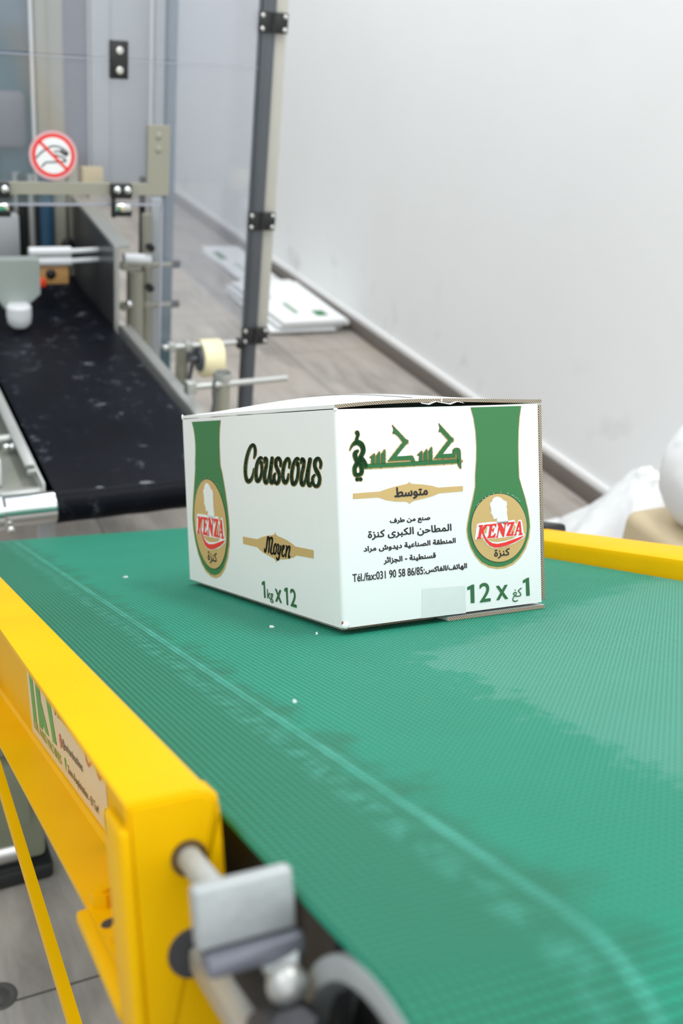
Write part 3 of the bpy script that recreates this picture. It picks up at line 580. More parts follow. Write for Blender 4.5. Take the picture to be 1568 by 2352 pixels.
# end drum
drum = P(MB().cyl((BW0+.02, -.557, BT-.083), (BW1-.004, -.557, BT-.083), .0795, 48), 'end_drum', M['drum'])
P(MB().lathe([(.0805, .02), (.0805, -.002), (.0785, -.003), (.0715, -.003), (.070, 0), (.070, .02)], (BW0+.001, -.557, BT-.083), (1, 0, 0), 64), 'drum_rim', M['zinc'], drum)
P(MB().cyl((BW0-.055, -.557, BT-.083), (BW0+.03, -.557, BT-.083), .014, 20), 'drum_shaft', M['steel'], drum)
P(MB().cyl((BW0+.02, 1.19, BT-.045), (BW1-.004, 1.19, BT-.045), .0415, 40), 'tail_roller', M['drum'])
# side rails: folded channels open to the outside
ZT, ZB = .018, -.1105
def channel(xi, xo, y0, y1, taper=0.0, ZB=-.094, cut=0.0):
    t = .004; s = 1 if xo > xi else -1; r = .009
    pts = [(xo, ZT), (xi+s*r, ZT), (xi+s*r*.3, ZT-r*.3), (xi, ZT-r), (xi, ZB+r), (xi+s*r*.3, ZB+r*.3), (xi+s*r, ZB), (xo-s*cut, ZB), (xo-s*cut, ZB+t), (xi+s*(t+.003), ZB+t), (xi+s*t, ZB+t+.003), (xi+s*t, ZT-t-.003), (xi+s*(t+.003), ZT-t), (xo, ZT-t)]
    return MB().prism(pts, lambda u, v, q: (u, q, v-(taper*(q+.2) if v < -.03 else 0)), y0, y1)
# the left rail and its take-up stand a little out of square
PIV = Vector((-.27, 0, ZT))
LB = B @ T(PIV) @ Matrix.Rotation(math.radians(-2.0), 4, 'Y') @ T(-PIV)
def PL(mb, name, material, parent=conv, **k): return mb.build(name, material, parent, frame=LB, **k)
rail = PL(channel(-.247, -.2905, -.412, 1.17, .062, -.1085, .0045), 'side_rail', M['yellow'])
rc = .010
capm = MB().prism([(-.2905, ZT-.0005), (-.2465-rc, ZT-.0005), (-.2465-rc*.62, ZT-.0005-rc*.08), (-.2465-rc*.29, ZT-.0005-rc*.29), (-.2465-rc*.08, ZT-.0005-rc*.62), (-.2465, ZT-.0005-rc), (-.2465, -.140), (-.2905, -.140)], lambda u, v, q: (u, q, v), -.4165, -.4105)
bmesh.ops.bevel(capm.bm, geom=[e for e in capm.bm.edges if all(v.co.y < -.416 for v in e.verts)], offset=.0018, segments=2, affect='EDGES')
capm.box((-.2945, -.4165, -.145), (-.2885, -.378, ZT-.012), .0022, 3)
capm.box((-.2505, -.414, -.140), (-.2462, -.39, ZT-.004), .002, 2)
cap = PL(capm, 'rail_end_plate', M['yellow'], rail)
PL(MB().lathe([(.0086, -.0002), (.0086, -.0012), (.0068, -.0016), (.0062, .002)], (-.2635, -.4165, -.0125), (0, 1, 0), 28), 'bolt_hole', mat('hole_rim_dark_brown', srgb(70, 48, 12), .5, var=.1), rail)  # dark brown ring around the tension bolt
for (y, x, rr) in ((-.246, -.2765, .0085), (-.303, -.2785, .0070)):
    nb = MB().hexbolt((x, y, ZB+.0085), (0, 0, 1), rr, .009)
    nb.lathe([(rr*.62, .009), (rr*.62, .0118), (.0005, .0120)], (x, y, ZB+.0085), (0, 0, 1), 18)
    PL(nb, 'nut', M['yellow'], rail)
PL(MB().lathe([(.0005, .0012), (.0075, .0012), (.008, 0)], (-.2770, -.279, ZB+.0100), (0, 0, 1), 24), 'rail_slot', M['rubber'], rail)
PL(MB().lathe([(.0005, .0012), (.013, .0012), (.0135, 0)], (-.2508, -.140, -.094), (-1, 0, 0), 24), 'rail_slot', M['rubber'], rail)
PL(MB().box((-.2925, -.36, -.1155), (-.256, -.235, -.1055), .003), 'leg_mounting_plate', M['yellow'])
rr = P(channel(.4665, .548, -.46, 1.17), 'side_rail', M['yellow'])
P(MB().box((.545, .47, -.06), (.585, .56, .024), .006), 'rail_bracket', M['black'], rr)
# sticker on the rail web (u = distance from its far end in mm, v = height in mm)
fs = lambda u, v, t: (-.2512-t, .268-u/1000, v/1000-.055*(.398-u/1000)*min(1, max(0, (-v-10)/30)))
sk = MB(); sk.prism([(0, -105), (200, -103), (412, -101), (412, 6), (0, 6)], fs, 0, .0004); sk.layer(0)
def sy(y): return 268-y
for pts in ([(12, -20), (40, -20), (50, -96), (25, -96)], [(58, -20), (90, -20), (99, -86), (91, -93), (68, -94)], [(94, -84), (98, -64), (135, -91), (112, -92)], [(106, -20), (136, -20), (182, -90), (158, -91)]):
    sk.flat([(a, b+7) for a, b in pts], fs, .0007)
sk.layer(1)
put_text(sk, 'EURL NARD MACHINES', (22, -96.5, 202, -87.5), fs, .0007, .15); sk.layer(2)
sk.ell((208, -73), 7.5, 6.5, fs, .0007); sk.layer(3)
sk.ell((191, -47), 6.5, 6, fs, .0007); sk.layer(4)
put_text(sk, 'f', (189, -51, 193, -43), fs, .0010, .1); sk.layer(0)
put_text(sk, 'o', (204, -77, 212, -69), fs, .0010, .0); sk.layer(0)
put_text(sk, 'Eurl Nard Machines', (203, -52.5, 306, -41.5), fs, .0007, .12)
put_text(sk, '@eurlnardmachines', (219, -78, 318, -68), fs, .0007, .12)
put_text(sk, "Zone d'exploitation - El Tarf", (236, -97, 376, -87.5), fs, .0007, .12); sk.layer(4)
sk.flat([(221, -86), (226, -84), (231, -86), (226, -97)], fs, .0007); sk.layer(1)
sk.stroke([(333, -46, 3, 5), (336, -58, 3, 4), (348, -63, 3, 3.4), (360, -58, 2, 2)], fs, .0007)
sk.flat([(336, -43), (354, -45), (352, -55), (340, -53)], fs, .0007)
sk.stroke([(376, -46, 3, 5), (379, -58, 3, 4), (391, -63, 3, 3.4), (403, -58, 2, 2)], fs, .0007)
sk.flat([(379, -43), (397, -45), (395, -55), (383, -53)], fs, .0007); sk.layer(5)
tag(PL(sk, 'sticker', None, rail, mats=[M['stick'], M['sgreen'], M['slime'], M['sred'], M['sbrown'], M['sorange']], smooth=0), 'white maker sticker with green bars and lettering')
# belt take-up at the near end
PL(MB().cyl((-.2635, -.37, -.0125), (-.2635, -.475, -.0125), .0058, 24), 'tension_bolt', M['zinc'])
PL(MB().box((-.2815, -.492, -.0200), (-.2395, -.4835, .0055), .002, 3), 'take_up_block', M['zinc'])
hb = MB().box((-.268, -.585, -.125), (-.2395, -.497, -.044), .006, 3)
hb.lathe([(.0005, .012), (.018, .012), (.022, .010), (.030, .005), (.034, 0)], (-.266, -.557, -.086), (-1, 0, 0), 36)
PL(MB().box((-.2800, -.498, -.0300), (-.2375, -.4835, -.0205), .003, 2), 'block_foot', mat('blue_grey_steel', srgb(122, 124, 134), .45, metal=.5, var=.15, vscale=40))
brg = PL(hb, 'bearing_housing', M['cast'])
PL(MB().sphere((-.2495, -.503, -.0365), .0085, 24), 'grease_nipple', M['alu'], brg)
PL(MB().hexbolt((-.247, -.492, -.034), (-.3, -.5, .8), .0085, .008), 'housing_bolt', M['zinc'], brg)
PL(MB().hexbolt((-.254, -.522, -.047), (-.2, -.2, 1), .0095, .006), 'housing_bolt', M['cast'], brg)
PL(MB().box((-.2690, -.64, -.0655), (-.2575, -.42, -.0525), .003, 2), 'guide_bar', M['alu'])
PL(MB().lathe([(.0005, .0016), (.0115, .0016), (.0120, .0)], (-.2655, -.4165, -.058), (0, -1, 0), 28), 'guide_slot', M['rubber'], rail)
PL(MB().box((-.281, -.64, -.150), (-.270, -.42, -.134), .003, 2), 'guide_bar', M['alu'])
# stand
I4 = Matrix.Identity(4)
for x in (-.20, .50):
    for (y, zt) in ((-.12, .02), (.93, -.52)):
        lg = P(MB().box((x-.02, y-.02, FLOOR+.10), (x+.02, y+.02, zt), .003), 'leg', M['yellow'] if y < 0 else M['beige'], frame=I4)
        P(MB().cyl((x-.015, y, FLOOR+.05), (x+.015, y, FLOOR+.05), .05, 28).box((x-.022, y-.03, FLOOR+.055), (x+.022, y+.02, FLOOR+.11), .004), 'caster', M['black'], lg, frame=I4)
    dirv = Vector((0, 1, -.122))
P(MB().box((-.20, .905, -.90), (.50, .955, -.86), .003), 'cross_member', M['beige'], frame=I4)
gb = MB().box((-.30, .82, -1.01), (-.13, .98, -.72), .012, 3).box((-.27, .79, -.90), (-.16, .82, -.75), .006, 2)
mot = P(gb, 'gear_motor', mat('grey_green_gearbox', srgb(120, 124, 104), .5, var=.12), frame=I4)
P(MB().cyl((-.25, .84, -.985), (-.172, .84, -.985), .030, 28), 'motor_shaft', M['steel'], mot, frame=I4)
P(MB().box((-.30, .80, -1.05), (-.12, .98, -1.01), .01, 2), 'motor_foot', M['black'], mot, frame=I4)
def beam(p0, p1, w, h, t):
    p0, p1 = Vector(p0), Vector(p1); d = (p1-p0).normalized(); r = Vector((1, 0, 0)); u = r.cross(d).normalized()
    if u.z < 0: u = -u
    mb = MB()
    pts = [(0, 0), (w, 0), (w, -t), (t, -t), (t, -h), (0, -h)]
    mb.prism(pts, lambda a, b, q: tuple(p0+(p1-p0)*q+r*a+u*b), 0, 1)
    return mb
P(beam((-.277, .93, -.4072), (-.277, -.165, -.2736), .010, .014, .002).box((-.279, -.172, -.292), (-.17, -.140, -.278), .002).box((-.279, .912, -.424), (-.17, .948, -.410), .002), 'brace', M['yellow'], frame=I4)

# ================================================================== carton of couscous on the belt
W, L, H = .2297, .4155, .200
CF = B @ Matrix.Rotation(.0670, 4, 'Z')
car = empty('carton', 'white corrugated couscous carton standing on the green belt', 'box', mtx=CF)
def C(mb, name, material, parent=car, **k): return mb.build(name, material, parent, frame=CF, **k)
def round_rect(x0, y0, x1, y1, r, n=4):
    out = []
    for cx, cy, a0 in ((x0+r, y0+r, PI), (x1-r, y0+r, 1.5*PI), (x1-r, y1-r, 0), (x0+r, y1-r, .5*PI)):
        for k in range(n+1):
            a = a0+.5*PI*k/n; out.append((cx+r*math.cos(a), cy+r*math.sin(a)))
    return out
mb = MB(); o_ = round_rect(0, 0, W, L, .0035); i_ = round_rect(.0038, .0038, W-.0038, L-.0038, .001)
for (outer, z0, z1) in ((True, 0, H),):
    lo = [mb.bm.verts.new((a, b, z0)) for a, b in o_]; hi = [mb.bm.verts.new((a, b, z1)) for a, b in o_]
    li = [mb.bm.verts.new((a, b, z0)) for a, b in i_]; hj = [mb.bm.verts.new((a, b, z1)) for a, b in i_]
    k = len(o_)
    for i in range(k):
        j = (i+1) % k
        mb.bm.faces.new((lo[i], lo[j], hi[j], hi[i])); mb.bm.faces.new((li[j], li[i], hj[i], hj[j]))
        mb.bm.faces.new((hi[i], hi[j], hj[j], hj[i])); mb.bm.faces.new((lo[j], lo[i], li[i], li[j]))
C(mb, 'body', M['board'], smooth=50)
tag(C(MB().box((W+.0003, .0015, .002), (W+.0042, .012, H-.001), .0006), 'board_edge', M['edge']), 'raw corrugated board edge')
def top_z(x, y):
    q = min(max(x/W, 0), 1)
    return H+.0008+math.sin(PI*q)*(.0052*(1-.75*q)+.0115*math.sin(PI*min(max(y/L, 0), 1)))
def flap(x0, x1, y0, y1, fz, t, ragged=0.0, hinge=0):
    mb = MB(); nx, ny = 10, 16; top = []; bot = []
    for j in range(ny+1):
        y = y0+(y1-y0)*j/ny
        ra, rb = [], []
        for i in range(nx+1):
            x = x0+(x1-x0)*i/nx; z = fz(x, y)
            yy = y+(ragged*math.sin(i*2.3) if j == 0 else 0)
            ra.append(mb.bm.verts.new((x, yy, z+t))); rb.append(mb.bm.verts.new((x, yy, z)))
        top.append(ra); bot.append(rb)
    for j in range(ny):
        for i in range(nx):
            mb.bm.faces.new((top[j][i], top[j][i+1], top[j+1][i+1], top[j+1][i])); mb.bm.faces.new((bot[j][i+1], bot[j][i], bot[j+1][i], bot[j+1][i+1]))
    mb.layer(0)
    for j in range(ny):
        mb.bm.faces.new((top[j][0], top[j+1][0], bot[j+1][0], bot[j][0])); mb.bm.faces.new((top[j+1][nx], top[j][nx], bot[j][nx], bot[j+1][nx]))
    mb.layer(hinge)
    for i in range(nx):
        mb.bm.faces.new((top[0][i+1], top[0][i], bot[0][i], bot[0][i+1])); mb.bm.faces.new((top[ny][i], top[ny][i+1], bot[ny][i+1], bot[ny][i]))
    mb.layer(1)
    return mb
mats2 = [M['board'], M['edge']]
C(flap(.0005, W/2-.001, .001, L-.001, top_z, .0034, .0006), 'top_flap', None, mats=mats2, smooth=40)
C(flap(W/2+.001, W+.0035, .001, L-.001, lambda x, y: top_z(x, y)+.0002, .0034, .0004), 'top_flap', None, mats=mats2, smooth=40)
kraft = mat('brown_kraft_liner', srgb(150, 88, 52), .8, var=.15, vscale=30)
C(MB().box((.008, .0042, H-.0055), (W-.008, .15, H-.002)), 'inner_flap', kraft)
C(MB().box((.008, L-.15, H-.0055), (W-.008, L-.0042, H-.002)), 'inner_flap', kraft)
bz = lambda x, y: -.0066
C(flap(.012, W/2-.001, .022, L-.003, bz, .0036), 'bottom_flap', None, mats=mats2, smooth=40)
C(flap(W/2+.001, W+.002, .0005, L-.003, bz, .0036), 'bottom_flap', None, mats=mats2, smooth=40)
# clear tape over the top seam, with a crumpled end, and the tail of the bottom tape on the front
tp = MB(); prev = None
for j in range(25):
    y = -.002+(L+.002)*j/24; row = []
    for i in range(7):
        x = W/2+(i-3)*.008; z = top_z(x, max(y, 0))+.0039
        if j == 0: z -= .005+.0015*math.sin(i*2.1)
        row.append(tp.bm.verts.new((x, y, z)))
    if prev:
        for i in range(6): tp.bm.faces.new((prev[i], prev[i+1], row[i+1], row[i]))
    prev = row
C(tp, 'tape', M['cleartape'], smooth=30)
ff = lambda u, v, t: (u/1000, -t, v/1000)
C(MB().flat(G['tape_patch'], ff, .0002), 'tape', mat('clear_tape_on_board', (.74, .77, .77, 1), .22, var=.06, vscale=40))
# damaged fold corners
C(MB().sphere((.0035, .0002, .0022), .0034, 12, (1.2, .5, .9)), 'torn_corner', M['board'])
C(MB().sphere((.0006, .0008, .0048), .0015, 10, (.6, .6, 1.2)), 'torn_liner', kraft)
C(MB().sphere((.0016, .0016, H-.0002), .0022, 10, (1, .8, .8)), 'torn_corner', M['board'])
C(MB().sphere((.0008, L-.001, H+.0025), .0022, 10, (.6, .6, 1.6)), 'torn_corner', M['board'])
# --- printing
def logo(fn, tx, t0):
    X = lambda pts: [tx(p) for p in pts]
    mb = MB()
    mb.flat(X(G['logo_rim']), fn, t0); mb.layer(0)
    mb.flat(X(G['logo_green']), fn, t0+.0002); mb.layer(1)
    mb.flat(X(G['logo_dark']), fn, t0+.0004); mb.layer(2)
    mb.flat(X(G['logo_disc']), fn, t0+.0006); mb.layer(0)
    mb.flat(X(G['logo_head']), fn, t0+.0008); mb.flat(X(G['logo_white']), fn, t0+.0008); mb.layer(3)
    for g in G['logo_gap']: mb.flat(X(g), fn, t0+.0010)
    mb.layer(0)
    for g in G['logo_red']: mb.flat(X(g), fn, t0+.0012)
    mb.layer(4)
    mb.flat(X(G['logo_counter']), fn, t0+.0014)
    for d in G['logo_dots']:
        c = tx(d); mb.ell(c, .45, .45, fn, t0+.0008, 8)
    mb.layer(3)
    txt, r = G['logo_txt']; a = tx((r[0], r[1])); b = tx((r[2], r[3]))
    put_text(mb, txt, (a[0], a[1], b[0], b[1]), fn, t0+.0009, .25); mb.layer(5)
    return mb
lmats = [M['pgold'], M['pgreen'], M['pdark'], M['pwhite'], M['pred'], M['pblack']]
tag(C(logo(ff, lambda p: p, .0002), 'logo', None, mats=lmats, smooth=0), 'green and gold drop shaped brand mark')
mb = MB()
for p in G['word_polys']: mb.stroke([(a, b-.25, 1.5, 1.5) for a, b in p+[p[0]]], ff, .0002)
for s in G['word_strokes']: mb.stroke([(a, b-.25, c+1.5, d+1.5) for a, b, c, d in s], ff, .0002)
for p in G['word_gold']: mb.flat(p, ff, .0002)
mb.layer(0)
for p in G['word_polys']: mb.flat(p, ff, .0005)
for s in G['word_strokes']: mb.stroke(s, ff, .0005)
mb.layer(1)
C(mb, 'product_lettering', None, mats=[M['pgold'], M['pword']], smooth=0)
mb = MB().flat(G['band'], ff, .0002); mb.layer(0)
mt2 = MB()
for txt, r, k in G['txt']:
    if k == 'band': put_text(mb, txt, r, ff, .0005, .42); mb.layer(1)
    else: put_text(mt2, txt, r, ff, .0003, .15 if txt[0] == 'T' else .30)
C(mb, 'size_band', None, mats=[M['pgold'], M['pblack']], smooth=0)
C(mt2, 'address_lettering', M['pblack'], smooth=0)
mb = MB()
for p in G['num_polys']: mb.flat(p, ff, .0004)
for txt, r in G['num_txt']: put_text(mb, txt, r, ff, .0004, .10 if txt == 'كغ' else .35)
C(mb, 'weight_lettering', M['ptext'], smooth=0)
fl = lambda u, v, t: (-t, L-u/1000, v/1000)
aa = G['left_logo_affine']
def lt(p):
    v = p[1]*aa[2]+aa[3]
    if v > 138: v = 138+(v-138)*(196.3-138)/(198.6*aa[2]+aa[3]-138)
    return (p[0]*aa[0]+aa[1], v)
tag(C(logo(fl, lt, .0002), 'logo', None, mats=lmats, smooth=0), 'green and gold drop shaped brand mark')
mb = MB()
for s in G['couscous_gold']: mb.stroke(s, fl, .0002)
mb.layer(0)
for s in G['couscous']: mb.stroke(s, fl, .0005)
mb.layer(1)
C(mb, 'product_lettering', None, mats=[M['pgold'], M['pdark']], smooth=0)
mb = MB().flat(G['left_band'], fl, .0002); mb.layer(0)
for s in G['moyen']: mb.stroke(s, fl, .0005)
mb.layer(1)
C(mb, 'size_band', None, mats=[M['pgold'], M['pblack']], smooth=0)
mb = MB()
for p in G['left_num_polys']: mb.flat(p, fl, .0004)
for txt, r in G['left_num_txt']: put_text(mb, txt, r, fl, .0004, .40 if txt != 'kg' else .2)
C(mb, 'weight_lettering', M['ptext'], smooth=0)
# ================================================================== carton sealing machine behind
mach = empty('sealing_machine', 'grey carton sealing machine behind clear acrylic guards and a dark post', 'machine', mtx=T((.3, 2.5, FLOOR)))
def Q(mb, name, material, parent=mach, **k): return mb.build(name, material, parent, frame=I4, **k)
py = 2.0
fy = lambda u, v, q: (u, q, v)
gp = Q(MB().prism([(-.70, .290), (.676, .290), (.676, -.432), (.430, -.432), (.430, -.050), (-.70, -.050)], fy, py, py+.006), 'lower_guard_panel', M['acrylic'], smooth=0)
ed = MB().box((.4285, py-.0005, -.432), (.4330, py+.0065, -.046)).box((-.70, py-.0005, -.0535), (.43, py+.0065, -.0485)).box((.43, py-.0005, -.4345), (.676, py+.0065, -.4305)).box((-.70, py-.0005, .2892), (.676, py+.0065, .2912))
Q(ed, 'panel_edge', M['acrylic_edge'], gp, smooth=0)
up = Q(MB().box((-.70, py, .2955), (.676, py+.006, .95)), 'upper_guard_panel', M['acrylic'], smooth=0)
post = Q(MB().box((.676, py-.012, FLOOR), (.710, py+.026, 1.2), .002).box((.683, py-.014, FLOOR), (.690, py-.012, 1.2)), 'corner_post', M['post'])
Q(MB().box((.713, py-.002, -.445), (.745, py+.022, 1.2), .002), 'door_frame', M['doorframe'])
Q(MB().box((.7445, py+.024, -.445), (.7505, 3.02, .95)), 'side_guard_panel', M['acrylic'], smooth=0)
for k, zc in enumerate((.398, -.090, -.410)):
    h = Q(MB().box((.664, py-.020, zc-.024), (.698, py-.0125, zc+.024), .002).box((.704, py-.020, zc-.024), (.740, py-.0125, zc+.024), .002).cyl((.701, py-.018, zc-.022), (.701, py-.018, zc+.022), .006, 16), 'hinge', M['black'])
    for dx in (.672, .732):
        for dz in (-.015, .015): Q(MB().sphere((dx, py-.020, zc+dz), .006, 14, (1, .5, 1)), 'screw', M['steel'], h)
Q(MB().sphere((.662, py-.006, -.437), .012, 14), 'knob', M['black'])
# clip joining the two acrylic panels
cl = Q(MB().box((.294, py-.012, .248), (.338, py-.0005, .333), .002), 'panel_clip', M['black'])
for z in (.268, .312): Q(MB().lathe([(.0005, .003), (.003, .0035), (.0035, .0055), (.0085, .005), (.010, 0)], (.316, py-.012, z), (0, -1, 0), 20), 'screw', M['steel'], cl)
# L-shaped stiffener
bar = Q(MB().prism([(-.70, -.024), (.444, -.024), (.444, .145), (.388, .145), (.388, .004), (-.70, .004)], fy, py-.012, py-.0005), 'stiffener_bar', M['beige'])
for z in (.088, .120): Q(MB().sphere((.415, py-.012, z), .009, 14, (1, .4, 1)), 'bolt', M['beige'], bar)
# warning sign: no hands
sg = lambda u, v, t: (.157+u, py-.001-t, .0665+v)
sm = MB(); sm.prism([(.058*math.cos(2*PI*k/48), .058*math.sin(2*PI*k/48)) for k in range(48)], sg, 0, .001); sm.layer(0)
sm.ell((0, 0), .0505, .0505, sg, .0014, 48); sm.layer(1)
sm.ell((0, 0), .0425, .0425, sg, .0018, 48); sm.layer(2)
gw = .0042
for line in ([(-.041, -.006), (-.030, .006), (-.018, .014), (-.004, .0215), (.012, .021), (.026, .0145), (.036, .006)],
             [(.018, .013), (.026, .008), (.034, .002)], [(.002, .010), (.014, .010), (.024, .004), (.031, .000)], [(.002, .002), (.014, -.001), (.026, -.006), (.029, -.013), (.020, -.012)],
             [(-.028, -.026), (-.018, -.0165), (-.002, -.0155), (.010, -.015), (.018, -.020)]):
    sm.stroke([(a, b, gw, gw*.9) for a, b in line], sg, .0022)
sm.layer(3)
sm.flat([(-.0335, .0285), (-.0285, .0335), (.0335, -.0285), (.0285, -.0335)], sg, .0026); sm.layer(1)
tag(Q(sm, 'warning_sign', None, gp, mats=[M['spink'], M['pred'], M['pwhite'], M['sgrey']], smooth=0), 'round red prohibition sign with crossed out hand')
# toggle latches under the stiffener
for x0 in (.292, -.005):
    la = Q(MB().box((x0, py-.030, -.030), (x0+.052, py-.012, .006), .002).box((x0+.002, py-.024, -.078), (x0+.012, py-.013, -.03), .002).box((x0+.004, py-.030, -.074), (x0+.052, py-.020, -.058), .002), 'latch', M['black'])
    for dx in (.014, .040): Q(MB().sphere((x0+dx, py-.032, -.008), .0095, 16, (1, .6, 1)), 'bolt', M['chrome'], la)
    Q(MB().box((x0+.008, py-.040, -.060), (x0+.046, py-.028, -.040), .004, 3), 'latch_lever', M['chrome'], la)
# rear frame inside
Q(MB().box((.71, 3.02, FLOOR), (.742, 3.06, 1.2), .003), 'rear_post', M['lightgrey'])
Q(MB().box((.742, 3.02, FLOOR), (.785, 3.06, 1.2), .003), 'rear_post', M['bluegrey'])
for z in (.50, .46): Q(MB().sphere((.727, 3.015, z), .008, 12), 'bolt', M['black'])
Q(MB().box((.50, 3.05, -.20), (.70, 3.08, 1.2), .004).box((.565, 3.045, -.20), (.568, 3.05, 1.2)), 'rear_panel', M['lightgrey'])
Q(MB().box((.315, 3.0, -.22), (.40, 3.05, 1.2), .004).box((.350, 2.995, -.22), (.353, 3.0, 1.2)), 'rear_post', M['beige'])
Q(MB().box((-.8, 3.10, -.50), (.315, 3.13, 1.2)), 'rear_panel', M['bluegrey'])
Q(MB().box((.40, 3.09, -.60), (.50, 3.12, 1.2)), 'rear_panel', mat('mauve_grey_panel', srgb(120, 120, 130), .5, var=.12))
Q(MB().box((.16, 3.06, -.10), (.29, 3.10, .08), .02).box((.05, 3.06, -.20), (.20, 3.10, .02), .02), 'drive_cover', mat('dull_mauve_cover', srgb(116, 112, 120), .5, var=.15))
Q(MB().box((.445, 2.95, -.20), (.515, 2.985, -.135), .004), 'tan_guide_block', mat('pale_tan_block', srgb(206, 186, 140), .55, var=.08))
Q(MB().box((-.8, 3.06, -1.0), (.44, 3.09, -.24)), 'rear_skirt', mat('deep_grey_backing', srgb(70, 68, 64), .6, var=.3, vscale=5))
# mechanism behind the opening
Q(MB().cyl((.245, 2.95, -.45), (.245, 2.95, -.16), .013, 18), 'slide_rod', M['black'])
Q(MB().cyl((.275, 2.95, -.45), (.275, 2.95, -.16), .012, 18).cyl((.235, 2.98, -.45), (.235, 2.98, -.16), .012, 18), 'slide_rod', M['alu'])
Q(MB().cyl((.318, 2.92, -.45), (.318, 2.92, -.16), .024, 20), 'air_hose', M['bluetube'])
Q(MB().box((.345, 2.93, -.50), (.385, 2.97, -.10), .004).box((.395, 2.95, -.5), (.43, 3.0, -.10), .004), 'upright', M['beige'])
Q(MB().sphere((.385, 2.92, -.39), .022, 16, (1, .5, 1.5)), 'knob', M['black'])
Q(MB().box((.155, 2.9, -.42), (.225, 2.95, -.28), .004), 'actuator_block', M['lightgrey'])
for z, x0 in ((-.322, .198), (-.352, .203)): Q(MB().cyl((x0, 2.6, z), (.325, 2.6, z), .0145, 22).cyl((.325, 2.6, z), (.415, 2.6, z+.004), .008, 14), 'air_cylinder', M['whiteplastic'])
tb = Q(MB().box((.205, 2.6, -.425), (.318, 2.66, -.368), .004), 'tape_head_block', M['tan'])
Q(MB().box((.208, 2.585, -.430), (.246, 2.602, -.403), .006, 3), 'red_stop', M['red'], tb)
Q(MB().sphere((.262, 2.598, -.392), .016, 14, (1, .5, 1)), 'block_knob', M['black'], tb)
fn_ = MB().prism([(.02, -.30), (.195, -.30), (.195, -.40), (.150, -.44), (.09, -.44), (.055, -.38)], fy, 2.42, 2.47)
hp = Q(fn_, 'outfeed_bracket', mat('pale_green_grey_casting', srgb(160, 170, 164), .4, var=.12), smooth=30)
Q(MB().lathe([(.0005, 0), (.022, .002), (.033, .014), (.036, .035), (.036, .062), (.030, .07), (.0005, .07)], (.128, 2.40, -.492), (0, 0, 1), 28), 'bracket_cap', M['whiteplastic'], hp)
# guide plate to the right of the belt
fx = lambda u, v, t: (t, u, v)
gd = Q(MB().prism([(2.39, -.560), (3.06, -.545), (3.06, -.226), (2.39, -.262)], fx, .410, .415), 'side_guide_plate', M['smoke'], smooth=0)
Q(MB().prism([(2.385, -.262), (3.06, -.226), (3.06, -.216), (2.385, -.252)], fx, .406, .452).box((.405, 2.38, -.560), (.419, 2.392, -.252), .001), 'guide_plate_flange', M['alu'], gd, smooth=0)
# cylinders, rods and knobs to the right of the guide
Q(MB().cyl((.500, 2.5, -.80), (.500, 2.5, -.36), .026, 24), 'vertical_cylinder', M['beige'])
Q(MB().cyl((.552, 2.56, -.80), (.552, 2.56, -.20), .016, 18), 'slide_rod', M['beige'])
Q(MB().box((.575, 2.58, -.80), (.61, 2.62, -.16), .003), 'upright', M['lightgrey'])
Q(MB().cyl((.555, 2.62, -.36), (.555, 2.62, -.10), .010, 16), 'slide_rod', M['black'])
Q(MB().cyl((.465, 2.5, -.320), (.548, 2.5, -.325), .016, 22), 'air_cylinder', M['whiteplastic'])
for z0 in (-.342, -.470):
    rd = Q(MB().cyl((.435, 2.5, z0-.002), (.622, 2.5, z0), .0075, 16).box((.455, 2.488, z0-.013), (.478, 2.512, z0+.011), .003).box((.528, 2.488, z0-.013), (.548, 2.512, z0+.012), .003), 'adjusting_rod', M['beige'])
    Q(MB().cyl((.618, 2.5, z0), (.642, 2.5, z0), .012, 16), 'rod_knob', M['black'], rd)
for z in (-.286, -.412): Q(MB().cyl((.544, 2.478, z), (.544, 2.5, z), .012, 16), 'knob', M['black'])
Q(MB().sphere((.470, 2.46, -.452), .012, 14), 'ball_stud', M['chrome'])

# ================================================================== black belt outfeed conveyor
out = empty('outfeed_conveyor', 'low black belt outfeed conveyor with chrome roller below the guard opening', 'conveyor', mtx=T((.21, 2.1, FLOOR)))
def K(mb, name, material, parent=out, **k): return mb.build(name, material, parent, frame=I4, **k)
RY, RZ, RR = 1.33, -.536, .034
mb = MB(); prof = [(RY, RZ+RR+.002)]
for k in range(1, 17):
    a = PI*k/16; prof.append((RY-(RR+.002)*math.sin(a), RZ+(RR+.002)*math.cos(a)))
prof += [(3.0, RZ-RR-.002)]
for k in range(1, 17):
    a = PI*k/16; prof.append((3.0+(RR+.002)*math.sin(a), RZ-(RR+.002)*math.cos(a)))
n_ = len(prof); XS = [.004, .05, .10, .15, .20, .25, .30, .35, .40]
ring = [[mb.bm.verts.new((x, y, z+.004*math.sin(x*55)*(1 if i == 0 or i > 30 else .2))) for x in XS] for i, (y, z) in enumerate(prof)]
for i in range(n_):
    for k in range(len(XS)-1):
        mb.bm.faces.new((ring[i][k], ring[i][k+1], ring[(i+1) % n_][k+1], ring[(i+1) % n_][k]))
K(mb, 'belt', M['black_belt'], smooth=50)
K(MB().cyl((-.098, RY, RZ), (.405, RY, RZ), RR, 40), 'roller', M['chrome'])
K(MB().cyl((-.150, RY, RZ), (-.104, RY, RZ), RR+.006, 36).cyl((-.150, RY, RZ), (-.09, RY, RZ), .012, 16), 'roller_bearing', M['chrome'])
K(MB().sphere((-.094, RY-.040, RZ-.022), .009, 14), 'grease_nipple', M['steel'])
rl = K(MB().box((.424, 1.30, -.508), (.460, 2.40, -.500), .002).box((.424, 1.30, -.60), (.430, 3.0, -.500), .001), 'side_rail', M['alu'])
